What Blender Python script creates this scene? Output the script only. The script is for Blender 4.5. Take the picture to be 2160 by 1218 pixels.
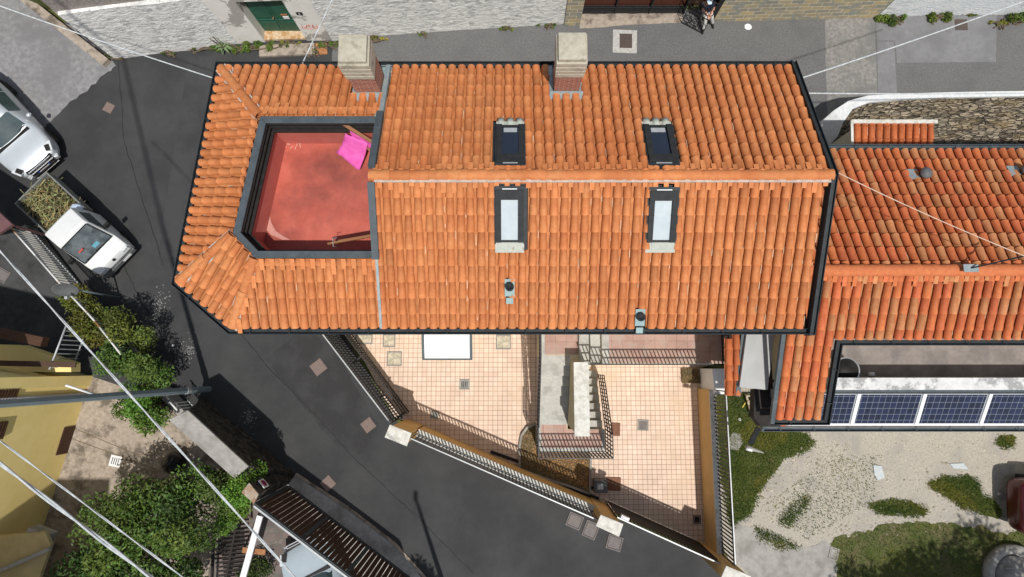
import bpy, math, random
import numpy as np
from mathutils import Vector
random.seed(7)
R = math.radians
for o in list(bpy.data.objects): bpy.data.objects.remove(o)
S = bpy.context.scene; C = S.collection
# ---------------- camera ----------------
F = 1250.0; H = 20.0; TH = math.atan(166/F)
cam = bpy.data.cameras.new("camera"); co = bpy.data.objects.new("camera", cam); C.objects.link(co)
co.location = (0, 0, H); co.rotation_euler = (TH, 0, 0)
cam.sensor_width = 36; cam.lens = 36*F/2160; cam.clip_end = 500; cam.clip_start = .1
S.camera = co
S.render.resolution_x = 1024; S.render.resolution_y = 577
# ---------------- sky and sun ----------------
SV = Vector((.150, -.42, 1)).normalized()          # towards the sun
w = bpy.data.worlds.new("World"); S.world = w; w.use_nodes = True
nt = w.node_tree; bg = nt.nodes['Background']
sk = nt.nodes.new('ShaderNodeTexSky'); sk.sky_type = 'NISHITA'; sk.sun_disc = False
sk.sun_elevation = math.asin(SV.z); sk.sun_rotation = math.atan2(SV.x, SV.y)
hs = nt.nodes.new('ShaderNodeHueSaturation'); hs.inputs['Saturation'].default_value = .55; nt.links.new(sk.outputs[0], hs.inputs['Color']); nt.links.new(hs.outputs[0], bg.inputs[0]); bg.inputs[1].default_value = .10
sl = bpy.data.lights.new("sun", 'SUN'); sl.energy = 3.9; sl.angle = R(.9); sl.color = (1, .955, .89)
so = bpy.data.objects.new("sun", sl); C.objects.link(so)
so.rotation_euler = SV.to_track_quat('Z', 'Y').to_euler()
S.view_settings.view_transform = 'Standard'; S.view_settings.look = 'None'
S.view_settings.exposure = -.05; S.view_settings.gamma = 1

def P(u, v, z=0.0):                                  # image direction -> real place at height z
    x = (u-1080)/F; y = (609-v)/F
    wy = y*math.cos(TH)+math.sin(TH); wz = math.cos(TH)-y*math.sin(TH)
    k = (H-z)/wz
    return Vector((x*k, wy*k, z))

# ---------------- materials ----------------
MATS = {}
def M(name, c, c2=None, scale=4, rough=.8, bump=0, bscale=None, metal=0, kind='noise', stretch=(1,1,1), tint=False,
      c3=None, s3=.6, t3=(.45,.62), spec=.3, coat=0, br=None, lo=.35, hi=.65, coords='Object', rot=0):
    if name in MATS: return MATS[name]
    m = bpy.data.materials.new(name); m.use_nodes = True; MATS[name] = m
    n = m.node_tree.nodes; l = m.node_tree.links; b = n['Principled BSDF']
    b.inputs['Roughness'].default_value = rough; b.inputs['Metallic'].default_value = metal
    b.inputs['Specular IOR Level'].default_value = spec
    if coat: b.inputs['Coat Weight'].default_value = coat; b.inputs['Coat Roughness'].default_value = .05
    tc = n.new('ShaderNodeTexCoord'); mp = n.new('ShaderNodeMapping'); l.new(tc.outputs[coords], mp.inputs[0])
    mp.inputs['Scale'].default_value = stretch; mp.inputs['Rotation'].default_value = (0,0,rot)
    vec = mp.outputs[0]
    def rgb(c): return (*c, 1)
    last = None; hgt = None
    if kind in ('noise','voro'):
        if kind == 'noise':
            t = n.new('ShaderNodeTexNoise'); t.inputs['Scale'].default_value = scale; t.inputs['Detail'].default_value = 6
            t.inputs['Roughness'].default_value = .62; l.new(vec, t.inputs[0]); fac = t.outputs[0]
            r = n.new('ShaderNodeValToRGB'); r.color_ramp.elements[0].position = lo; r.color_ramp.elements[1].position = hi
            r.color_ramp.elements[0].color = rgb(c); r.color_ramp.elements[1].color = rgb(c2 or c)
            l.new(fac, r.inputs[0]); last = r.outputs[0]; hgt = fac
        else:
            nz = n.new('ShaderNodeTexNoise'); nz.inputs['Scale'].default_value = scale*.7; l.new(vec, nz.inputs[0])
            mxv = n.new('ShaderNodeMix'); mxv.data_type='VECTOR'; mxv.inputs[0].default_value = .12
            l.new(vec, mxv.inputs[4]); l.new(nz.outputs[1], mxv.inputs[5])
            t = n.new('ShaderNodeTexVoronoi'); t.inputs['Scale'].default_value = scale; l.new(mxv.outputs[1], t.inputs[0])
            e = n.new('ShaderNodeTexVoronoi'); e.feature = 'DISTANCE_TO_EDGE'; e.inputs['Scale'].default_value = scale; l.new(mxv.outputs[1], e.inputs[0])
            sp = n.new('ShaderNodeSeparateColor'); l.new(t.outputs['Color'], sp.inputs[0])
            r = n.new('ShaderNodeValToRGB'); r.color_ramp.elements[0].color = rgb(c); r.color_ramp.elements[1].color = rgb(c2 or c)
            l.new(sp.outputs[0], r.inputs[0])
            er = n.new('ShaderNodeMapRange'); er.inputs[1].default_value = .02; er.inputs[2].default_value = .09; l.new(e.outputs[0], er.inputs[0])
            mx = n.new('ShaderNodeMix'); mx.data_type='RGBA'; l.new(er.outputs[0], mx.inputs[0])
            mx.inputs[6].default_value = rgb(br or (.05,.045,.04)); l.new(r.outputs[0], mx.inputs[7]); last = mx.outputs[2]; hgt = er.outputs[0]
    if kind == 'brick' or kind == 'brickv':
        if kind == 'brickv':
            sx = n.new('ShaderNodeSeparateXYZ'); l.new(vec, sx.inputs[0]); ad = n.new('ShaderNodeMath'); l.new(sx.outputs[0], ad.inputs[0]); l.new(sx.outputs[1], ad.inputs[1])
            cb = n.new('ShaderNodeCombineXYZ'); l.new(ad.outputs[0], cb.inputs[0]); l.new(sx.outputs[2], cb.inputs[1]); vec2 = cb.outputs[0]
        else: vec2 = vec
        w_, h_, mo, off = br[:4]
        t = n.new('ShaderNodeTexBrick'); l.new(vec2, t.inputs[0]); t.inputs['Scale'].default_value = 1
        t.inputs['Brick Width'].default_value = w_; t.inputs['Row Height'].default_value = h_; t.inputs['Mortar Size'].default_value = mo
        t.inputs['Mortar Smooth'].default_value = .3; t.offset = off; t.inputs['Bias'].default_value = 0
        t.inputs['Color1'].default_value = rgb(c); t.inputs['Color2'].default_value = rgb(c2 or c); t.inputs['Mortar'].default_value = rgb(br[4])
        last = t.outputs[0]; hgt = t.outputs[1]
        nz = n.new('ShaderNodeTexNoise'); nz.inputs['Scale'].default_value = scale; nz.inputs['Detail'].default_value = 5; l.new(vec, nz.inputs[0])
        mr = n.new('ShaderNodeMapRange'); mr.inputs[3].default_value = .72; mr.inputs[4].default_value = 1.25; l.new(nz.outputs[0], mr.inputs[0])
        ml = n.new('ShaderNodeMix'); ml.data_type='RGBA'; ml.blend_type='MULTIPLY'; ml.inputs[0].default_value = 1
        l.new(last, ml.inputs[6]); l.new(mr.outputs[0], ml.inputs[7]); last = ml.outputs[2]
    if c3 is not None:
        z = n.new('ShaderNodeTexNoise'); z.inputs['Scale'].default_value = s3; z.inputs['Detail'].default_value = 7; z.inputs['Roughness'].default_value=.65; l.new(vec, z.inputs[0])
        mr = n.new('ShaderNodeMapRange'); mr.inputs[1].default_value = t3[0]; mr.inputs[2].default_value = t3[1]; l.new(z.outputs[0], mr.inputs[0])
        mx = n.new('ShaderNodeMix'); mx.data_type='RGBA'; l.new(mr.outputs[0], mx.inputs[0]); l.new(last, mx.inputs[6]); mx.inputs[7].default_value = rgb(c3); last = mx.outputs[2]
    if tint:
        at = n.new('ShaderNodeAttribute'); at.attribute_name = 'tint'
        ml = n.new('ShaderNodeMix'); ml.data_type='RGBA'; ml.blend_type='MULTIPLY'; ml.inputs[0].default_value = 1
        l.new(last, ml.inputs[6]); l.new(at.outputs['Color'], ml.inputs[7]); last = ml.outputs[2]
    l.new(last, b.inputs['Base Color'])
    if bump:
        bp = n.new('ShaderNodeBump'); bp.inputs['Strength'].default_value = min(1, bump); bp.inputs['Distance'].default_value = .02*max(1,bump)
        if bscale:
            z = n.new('ShaderNodeTexNoise'); z.inputs['Scale'].default_value = bscale; z.inputs['Detail'].default_value = 6; z.inputs['Roughness'].default_value = .7; l.new(vec, z.inputs[0]); hgt = z.outputs[0]
        l.new(hgt, bp.inputs['Height'])
        if kind in('brick','brickv') and not bscale: bp.invert = True
        l.new(bp.outputs[0], b.inputs['Normal'])
    return m

asphalt = M('new_asphalt', (.032,.033,.035), (.048,.049,.051), 70, .85, .35, 220, c3=(.066,.067,.068), s3=.5, t3=(.40,.72))
oldasph = M('old_asphalt', (.09,.09,.093), (.20,.20,.198), 24, .9, .5, 90, c3=(.11,.11,.115), s3=.9, t3=(.48,.8), lo=.3, hi=.7)
patchA = M('pale_concrete_road', (.17,.165,.155), (.30,.29,.275), 9, .9, .2, 90, c3=(.17,.17,.165), s3=1.1)
patchB = M('smooth_grey_road', (.185,.187,.195), (.225,.225,.23), 6, .85, .1, 90, c3=(.165,.165,.172), s3=.9)
rampc = M('ramp_concrete', (.19,.19,.195), (.29,.29,.295), 6, .9, .2, 80, c3=(.185,.185,.19), s3=.7)
drive = M('dark_driveway', (.035,.036,.038), (.055,.056,.058), 5, .85, .2, 60, c3=(.07,.071,.074), s3=.8)
courtc = M('weathered_concrete', (.30,.25,.20), (.42,.36,.30), 7, .9, .2, 60, c3=(.15,.125,.10), s3=1.6, t3=(.5,.62))
pave = M('pink_paving', (.71,.535,.42), (.77,.605,.485), 1.4, .7, .25, None, kind='brick', br=(.158,.158,.008,0,(.30,.19,.14)), c3=(.66,.50,.34), s3=.5, t3=(.52,.78))
bigtile = M('terrace_tile', (.40,.245,.20), (.47,.30,.245), 3, .7, .2, None, kind='brick', br=(.31,.31,.006,0,(.22,.14,.11)), c3=(.42,.31,.26), s3=2)
clay = M('clay_tile', (.53,.182,.062), (.62,.245,.092), 9, .72, .25, 90, tint=True, c3=(.46,.140,.045), s3=1.1, t3=(.45,.8))
clay2 = M('mixed_clay_tile', (.50,.135,.048), (.58,.18,.066), 11, .8, .3, 90, tint=True, c3=(.44,.12,.045), s3=2.6, t3=(.55,.75))
mortar = M('lime_mortar', (.40,.33,.28), (.58,.51,.46), 12, .9, .4)
gutm = M('dark_gutter_metal', (.022,.027,.031), (.038,.045,.05), 6, .6, spec=.25)
flash = M('lead_flashing', (.23,.29,.31), (.33,.38,.39), 7, .5, .1, metal=.15, c3=(.42,.40,.34), s3=5, t3=(.55,.7))
aprm = M('weathered_apron', (.40,.43,.38), (.50,.52,.46), 7, .7, .1, c3=(.30,.25,.17), s3=7, t3=(.58,.68))
slate = M('coping_metal', (.055,.072,.084), (.080,.100,.112), 5, .5, .1, 30, c3=(.16,.185,.2), s3=4, t3=(.62,.8))
black = M('black_membrane', (.012,.011,.010), (.022,.02,.019), 6, .6)
redf = M('red_terrace_floor', (.46,.105,.075), (.54,.14,.10), 2, .5, .1, 30, c3=(.24,.065,.05), s3=.33, t3=(.44,.60), )
redw = M('red_upstand', (.50,.15,.12), (.55,.18,.15), 3, .6)
conc = M('chimney_concrete', (.40,.37,.29), (.50,.47,.38), 9, .85, .2, 60, c3=(.27,.25,.19), s3=5, t3=(.53,.70))
brickm = M('chimney_brick', (.27,.085,.05), (.36,.12,.075), 12, .85, .5, None, kind='brickv', br=(.21,.062,.009,.5,(.50,.38,.32)))
cream = M('added_house_render', (.62,.55,.40), (.70,.62,.46), 4, .85)
ochre = M('ochre_render', (.60,.38,.155), (.66,.43,.18), 3, .85, .08, 60)
stonecap = M('pale_stone_cap', (.60,.59,.54), (.72,.71,.66), 14, .8, .2, 60, c3=(.5,.48,.42), s3=6)
stepc = M('stair_concrete', (.44,.43,.39), (.53,.52,.48), 12, .85, .15, 60, c3=(.36,.35,.32), s3=2.5)
iron = M('black_iron', (.012,.011,.011), (.022,.02,.02), 20, .5, spec=.5)
railw = M('galvanised_rail', (.40,.43,.44), (.50,.52,.53), 8, .45, metal=.2, spec=.5)
plaster = M('rough_plaster', (.52,.53,.53), (.97,.97,.95), 4.5, .95, 4, 7, stretch=(.8,.8,1.5), c3=(.86,.86,.84), s3=1.6, t3=(.42,.62), lo=.42, hi=.56)
rubble = M('pinkish_rubble', (.22,.19,.18), (.38,.34,.32), 16, .95, 1.5, 18)
whitep = M('peeling_white_render', (.80,.77,.72), (.88,.86,.82), 3, .9, .3, 40, c3=(.42,.40,.37), s3=.9, t3=(.52,.55))
bluewh = M('whitewashed_wall', (.74,.80,.83), (.88,.90,.91), 5, .9, 2.5, 12, stretch=(.5,.5,1.5), c3=(.5,.53,.54), s3=1.2, t3=(.55,.7))
ashlar = M('sandstone_blocks', (.28,.28,.24), (.50,.40,.22), 5, .9, .6, None, kind='brickv', br=(.46,.20,.018,.43,(.62,.57,.46)), c3=(.30,.31,.28), s3=2.2, t3=(.55,.62))
dryst = M('dry_stone', (.06,.048,.038), (.42,.36,.27), 9, .95, 2.5, kind='voro', stretch=(.5,1.5,2.2), br=(.025,.02,.017), c3=(.26,.20,.11), s3=2.3, t3=(.5,.7))
darkst = M('dark_stone_wall', (.03,.027,.022), (.10,.085,.07), 6, .95, 1.0, kind='voro', stretch=(.8,.8,1.5), br=(.015,.013,.011))
crazy = M('crazy_paving', (.13,.105,.10), (.22,.175,.16), 4.2, .85, .3, kind='voro', br=(.14,.135,.12))
greyc = M('grey_concrete', (.30,.29,.27), (.40,.385,.36), 16, .9, .3, 60, c3=(.24,.23,.21), s3=2)
yellow = M('yellow_render', (.84,.67,.26), (.90,.73,.31), 2, .85, .06, 60)
brownw = M('brown_slats', (.055,.025,.014), (.085,.04,.022), 12, .6)
doorg = M('green_door_paint', (.012,.085,.055), (.02,.115,.075), 5, .45, .1, 40, spec=.5)
steptile = M('door_step_tiles', (.60,.40,.22), (.72,.60,.45), 10, .7, kind='brick', br=(.10,.12,.004,0,(.6,.5,.38)), c3=(.45,.25,.1), s3=6)
wood = M('varnished_wood', (.22,.095,.04), (.33,.16,.07), 10, .5, stretch=(1,8,1))
pink = M('pink_fabric', (.70,.10,.40), (.80,.15,.48), 6, .85, .4, 20)
glassd = M('dark_glass', (.008,.014,.030), (.012,.02,.04), 2, .06, spec=.9)
glassl = M('blind_glass', (.42,.50,.54), (.56,.62,.65), 1.2, .08, spec=.9)
framem = M('roof_window_frame', (.022,.024,.026), (.032,.034,.036), 8, .65, spec=.2)
whitem = M('white_paint', (.74,.76,.77), (.80,.81,.82), 3, .5)
silver = M('silver_paint', (.55,.60,.64), (.60,.65,.69), 2, .3, metal=.35, coat=.8, spec=.6)
vanw = M('white_van_paint', (.66,.68,.69), (.72,.74,.74), 2, .4, coat=.3)
carl = M('pale_blue_paint', (.42,.50,.56), (.46,.54,.6), 2, .3, coat=.7)
carr = M('dark_red_paint', (.06,.004,.008), (.08,.005,.010), 2, .3, coat=.7)
carg = M('car_glass', (.035,.06,.065), (.06,.09,.095), 3, .05, spec=1)
vang = M('clear_windscreen', (.07,.09,.10), (.16,.18,.19), 2.5, .08, spec=.9, c3=(.04,.05,.055), s3=3, t3=(.48,.7))
rubber = M('rubber', (.012,.012,.012), (.02,.02,.02), 20, .8)
greypl = M('grey_plastic', (.10,.105,.11), (.14,.145,.15), 10, .6)
chrome = M('bright_trim', (.72,.73,.74), (.80,.81,.82), 5, .22, metal=.7)
lens = M('headlight_lens', (.55,.58,.60), (.75,.78,.8), 12, .1, spec=.9)
bluep = M('plate_blue', (.02,.07,.42), None, 3, .4)
bedm = M('truck_bed_grey', (.16,.17,.16), (.24,.25,.24), 10, .6)
leafm = M('leaf', (.040,.084,.014), (.088,.135,.022), 3, .6, tint=True, spec=.35)
barkm = M('bark', (.10,.075,.05), (.17,.13,.09), 20, .9, .5)
grassm = M('grass_blade', (.068,.108,.020), (.12,.16,.040), 2.5, .75, tint=True, spec=.2)
turf = M('turf_soil', (.060,.085,.020), (.095,.105,.035), 5, .95, .5, 60, c3=(.12,.11,.05), s3=1.4)
gravel = M('pale_gravel', (.34,.315,.265), (.50,.465,.40), 16, .95, .9, 45, c3=(.33,.315,.285), s3=1.0, t3=(.48,.7))
soil = M('dry_soil', (.12,.085,.05), (.22,.155,.09), 12, .95, .8, 60)
dryg = M('dry_grass', (.30,.21,.10), (.42,.31,.16), 4, .9, tint=True)
cablem = M('pale_cable', (.42,.46,.48), (.66,.69,.70), 14, .5)
ropem = M('orange_pale_rope', (.62,.42,.30), (.75,.6,.5), 20, .7)
polem = M('lamp_post_paint', (.19,.245,.275), (.22,.28,.31), 4, .45, metal=.2, spec=.5)
rust = M('rusty_metal', (.28,.12,.05), (.42,.20,.09), 12, .8, .3)
manh = M('pinkish_manhole', (.17,.125,.11), (.23,.175,.155), 25, .85, .4)
greym = M('grey_manhole', (.15,.135,.13), (.21,.19,.185), 22, .85, .5)
browni = M('brown_cast_iron', (.075,.055,.05), (.105,.08,.07), 20, .6, .3)
cover = M('concrete_cover', (.34,.31,.22), (.48,.45,.36), 14, .85, .2, c3=(.62,.55,.42), s3=6)
grate = M('grey_drain', (.17,.19,.18), (.27,.28,.26), 14, .6, .3)
brownm = M('brown_mat', (.17,.085,.055), (.22,.11,.07), 9, .85)
panelm = M('pale_grey_panel', (.34,.35,.345), (.39,.40,.395), 2, .4)
terrf = M('terrace_screed', (.23,.20,.185), (.30,.265,.245), 5, .85, .15, 50, c3=(.19,.17,.16), s3=1.5)
bitum = M('bitumen_dark', (.022,.019,.018), (.035,.03,.028), 8, .8)
parap = M('peeling_parapet', (.62,.62,.61), (.74,.74,.73), 6, .9, .6, 20, c3=(.36,.36,.36), s3=2.6, t3=(.5,.58))
skin = M('skin', (.62,.32,.22), (.66,.36,.26), 9, .6)
navy = M('navy_cloth', (.010,.014,.035), (.02,.025,.05), 9, .85)
greyt = M('light_grey_cloth', (.52,.52,.50), (.60,.60,.57), 9, .85, .3)
lblue = M('pale_blue_cap', (.55,.68,.85), (.66,.78,.92), 6, .8)
solar = M('solar_cells', (.006,.009,.026), (.012,.018,.055), 4, .15, spec=.8, kind='brick', br=(.157,.157,.004,0,(.26,.29,.33)))
pollm = M('pale_road_stain', (.30,.30,.29), (.34,.34,.33), 5, .9)
plumw = M('plum_awning', (.13,.065,.07), (.16,.08,.085), 5, .8)
blackp = M('number_plate_black', (.01,.01,.012), None, 5, .5)
redpaint = M('red_spray', (.60,.20,.16), None, 5, .9)
pallet = M('pallet_wood', (.42,.34,.24), (.55,.46,.34), 12, .85)
tealm = M('patinated_lead', (.22,.34,.34), (.32,.43,.42), 9, .6)

# ---------------- builders ----------------
class MB:
    def __init__(s): s.v = []; s.f = []; s.c = []; s.m = []; s.sm = []
    def add(s, vs, fs, col=None, mi=0, smooth=False):
        b = len(s.v); s.v += [tuple(v) for v in vs]
        for f in fs: s.f.append(tuple(i+b for i in f)); s.c.append(col); s.m.append(mi); s.sm.append(smooth)
    def quad(s, a, b, c, d, **k): s.add([a,b,c,d], [(0,1,2,3)], **k)
    def prism(s, pts, z0, z1, **k):                      # pts: xy polygon; z0/z1 floats or per-vertex lists
        n = len(pts); z0 = z0 if isinstance(z0, (list,tuple)) else [z0]*n; z1 = z1 if isinstance(z1,(list,tuple)) else [z1]*n
        ar = sum(pts[i][0]*pts[(i+1)%n][1]-pts[(i+1)%n][0]*pts[i][1] for i in range(n))
        if ar < 0: pts = pts[::-1]; z0 = z0[::-1]; z1 = z1[::-1]
        vs = [(p[0],p[1],z) for p,z in zip(pts,z0)]+[(p[0],p[1],z) for p,z in zip(pts,z1)]
        fs = [tuple(range(n-1,-1,-1)), tuple(range(n,2*n))]+[(i,(i+1)%n,n+(i+1)%n,n+i) for i in range(n)]
        s.add(vs, fs, **k)
    def box(s, c, d, ax=(1,0,0), up=(0,0,1), **k):       # centre, full dims, local x axis, local z axis
        X = Vector(ax).normalized(); Z = Vector(up); Z = (Z-X*Z.dot(X)).normalized(); Y = Z.cross(X); c = Vector(c)
        vs = [c+X*(d[0]/2*a)+Y*(d[1]/2*b)+Z*(d[2]/2*e) for e in (-1,1) for b in (-1,1) for a in (-1,1)]
        s.add(vs, [(0,2,3,1),(4,5,7,6),(0,1,5,4),(2,6,7,3),(0,4,6,2),(1,3,7,5)], **k)
    def beam(s, a, b, wd, ht, up=(0,0,1), **k):
        a = Vector(a); b = Vector(b); s.box((a+b)/2, ((b-a).length, wd, ht), b-a, up, **k)
    def tube(s, pts, r, n=8, r2=None, cap=True, **k):
        pts = [Vector(p) for p in pts]; m = len(pts); vs = []; fs = []
        prev = None
        for i,p in enumerate(pts):
            d = (pts[min(i+1,m-1)]-pts[max(i-1,0)]).normalized()
            if prev is None: x = d.orthogonal().normalized()
            else: x = (prev-d*prev.dot(d)).normalized()
            prev = x; y = d.cross(x); rr = r if r2 is None else r+(r2-r)*i/(m-1)
            for j in range(n):
                a = 2*math.pi*j/n; vs.append(p+(x*math.cos(a)+y*math.sin(a))*rr)
        for i in range(m-1):
            for j in range(n): fs.append((i*n+j, i*n+(j+1)%n, (i+1)*n+(j+1)%n, (i+1)*n+j))
        if cap: fs += [tuple(range(n-1,-1,-1)), tuple(range((m-1)*n, m*n))]
        k.setdefault('smooth', n > 6)
        s.add(vs, fs, **k)
    def lathe(s, c, prof, n=20, ax=(0,0,1), **k):        # prof: (r, h)
        c = Vector(c); A = Vector(ax).normalized(); X = A.orthogonal().normalized(); Y = A.cross(X); vs=[]; fs=[]; m=len(prof)
        for r,h in prof:
            for j in range(n):
                a = 2*math.pi*j/n; vs.append(c+A*h+(X*math.cos(a)+Y*math.sin(a))*r)
        for i in range(m-1):
            for j in range(n): fs.append((i*n+j, i*n+(j+1)%n, (i+1)*n+(j+1)%n, (i+1)*n+j))
        if prof[0][0] > 0: fs.append(tuple(range(n-1,-1,-1)))
        if prof[-1][0] > 0: fs.append(tuple(range((m-1)*n, m*n)))
        k.setdefault('smooth', True); s.add(vs, fs, **k)
    def build(s, name, mats, parent=None, local=False, bevel=0, subsurf=0):
        if not isinstance(mats, (list,tuple)): mats = [mats]
        me = bpy.data.meshes.new(name)
        off = Vector((0,0,0)) if (parent is None or local) else world_loc(parent)
        me.from_pydata([(v[0]-off.x, v[1]-off.y, v[2]-off.z) for v in s.v], [], s.f)
        for m in mats: me.materials.append(m)
        me.polygons.foreach_set('material_index', s.m); me.polygons.foreach_set('use_smooth', s.sm)
        if any(c is not None for c in s.c):
            at = me.color_attributes.new('tint', 'FLOAT_COLOR', 'CORNER'); arr = []
            for f,c in zip(s.f, s.c):
                c = c or (1,1,1)
                if isinstance(c[0],tuple):
                    for q_ in c: arr += [q_[0],q_[1],q_[2],1]
                else: arr += [c[0],c[1],c[2],1]*len(f)
            at.data.foreach_set('color', arr)
        me.update()
        o = bpy.data.objects.new(name, me); C.objects.link(o)
        if parent: o.parent = parent
        if bevel:
            b = o.modifiers.new('bevel', 'BEVEL'); b.width = bevel; b.segments = 2; b.limit_method = 'ANGLE'
        if subsurf:
            b = o.modifiers.new('sub', 'SUBSURF'); b.levels = subsurf; b.render_levels = subsurf
        return o
def world_loc(o):
    l = Vector(o.location)
    while o.parent: o = o.parent; l += Vector(o.location)
    return l
def tag(o, label=None, cat=None, group=None, kind=None):
    if label: o['label'] = label
    if cat: o['category'] = cat
    if group: o['group'] = group
    if kind: o['kind'] = kind
    return o
def thing(name, label, cat, loc=(0,0,0), rz=0, group=None):
    o = bpy.data.objects.new(name, None); C.objects.link(o); o.location = loc; o.rotation_euler = (0,0,rz)
    o.empty_display_size = .2
    return tag(o, label, cat, group)
def struct(name, mb, mat): return tag(mb.build(name, mat), kind='structure')
def sheet(name, px, z, mat, rough=0):                       # flat sheet on the ground, optional ragged edge
    pts = [P(u,v,z) for u,v in px]; out = []
    rs = random.Random(len(px)*7+int(px[0][0]))
    for i,p in enumerate(pts):
        q = pts[(i+1)%len(pts)]
        if not rough: out.append(p); continue
        n = max(1, int((q-p).length/.12)); d = (q-p); nn = Vector((-d.y, d.x, 0)).normalized()
        for k in range(n): out.append(p+d*k/n+nn*(rs.uniform(-1,1)*rough+math.sin(k*.7+i)*rough*.7))
    mb = MB(); mb.add(out, [tuple(range(len(out)))] if is_ccw(out) else [tuple(range(len(out)-1,-1,-1))])
    return struct(name, mb, mat)
def is_ccw(p): return sum(p[i][0]*p[(i+1)%len(p)][1]-p[(i+1)%len(p)][0]*p[i][1] for i in range(len(p))) > 0
def inside(x, y, poly):
    c = False; n = len(poly)
    for i in range(n):
        x1,y1 = poly[i][0],poly[i][1]; x2,y2 = poly[i-1][0],poly[i-1][1]
        if (y1 > y) != (y2 > y) and x < (x2-x1)*(y-y1)/(y2-y1)+x1: c = not c
    return c

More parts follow.
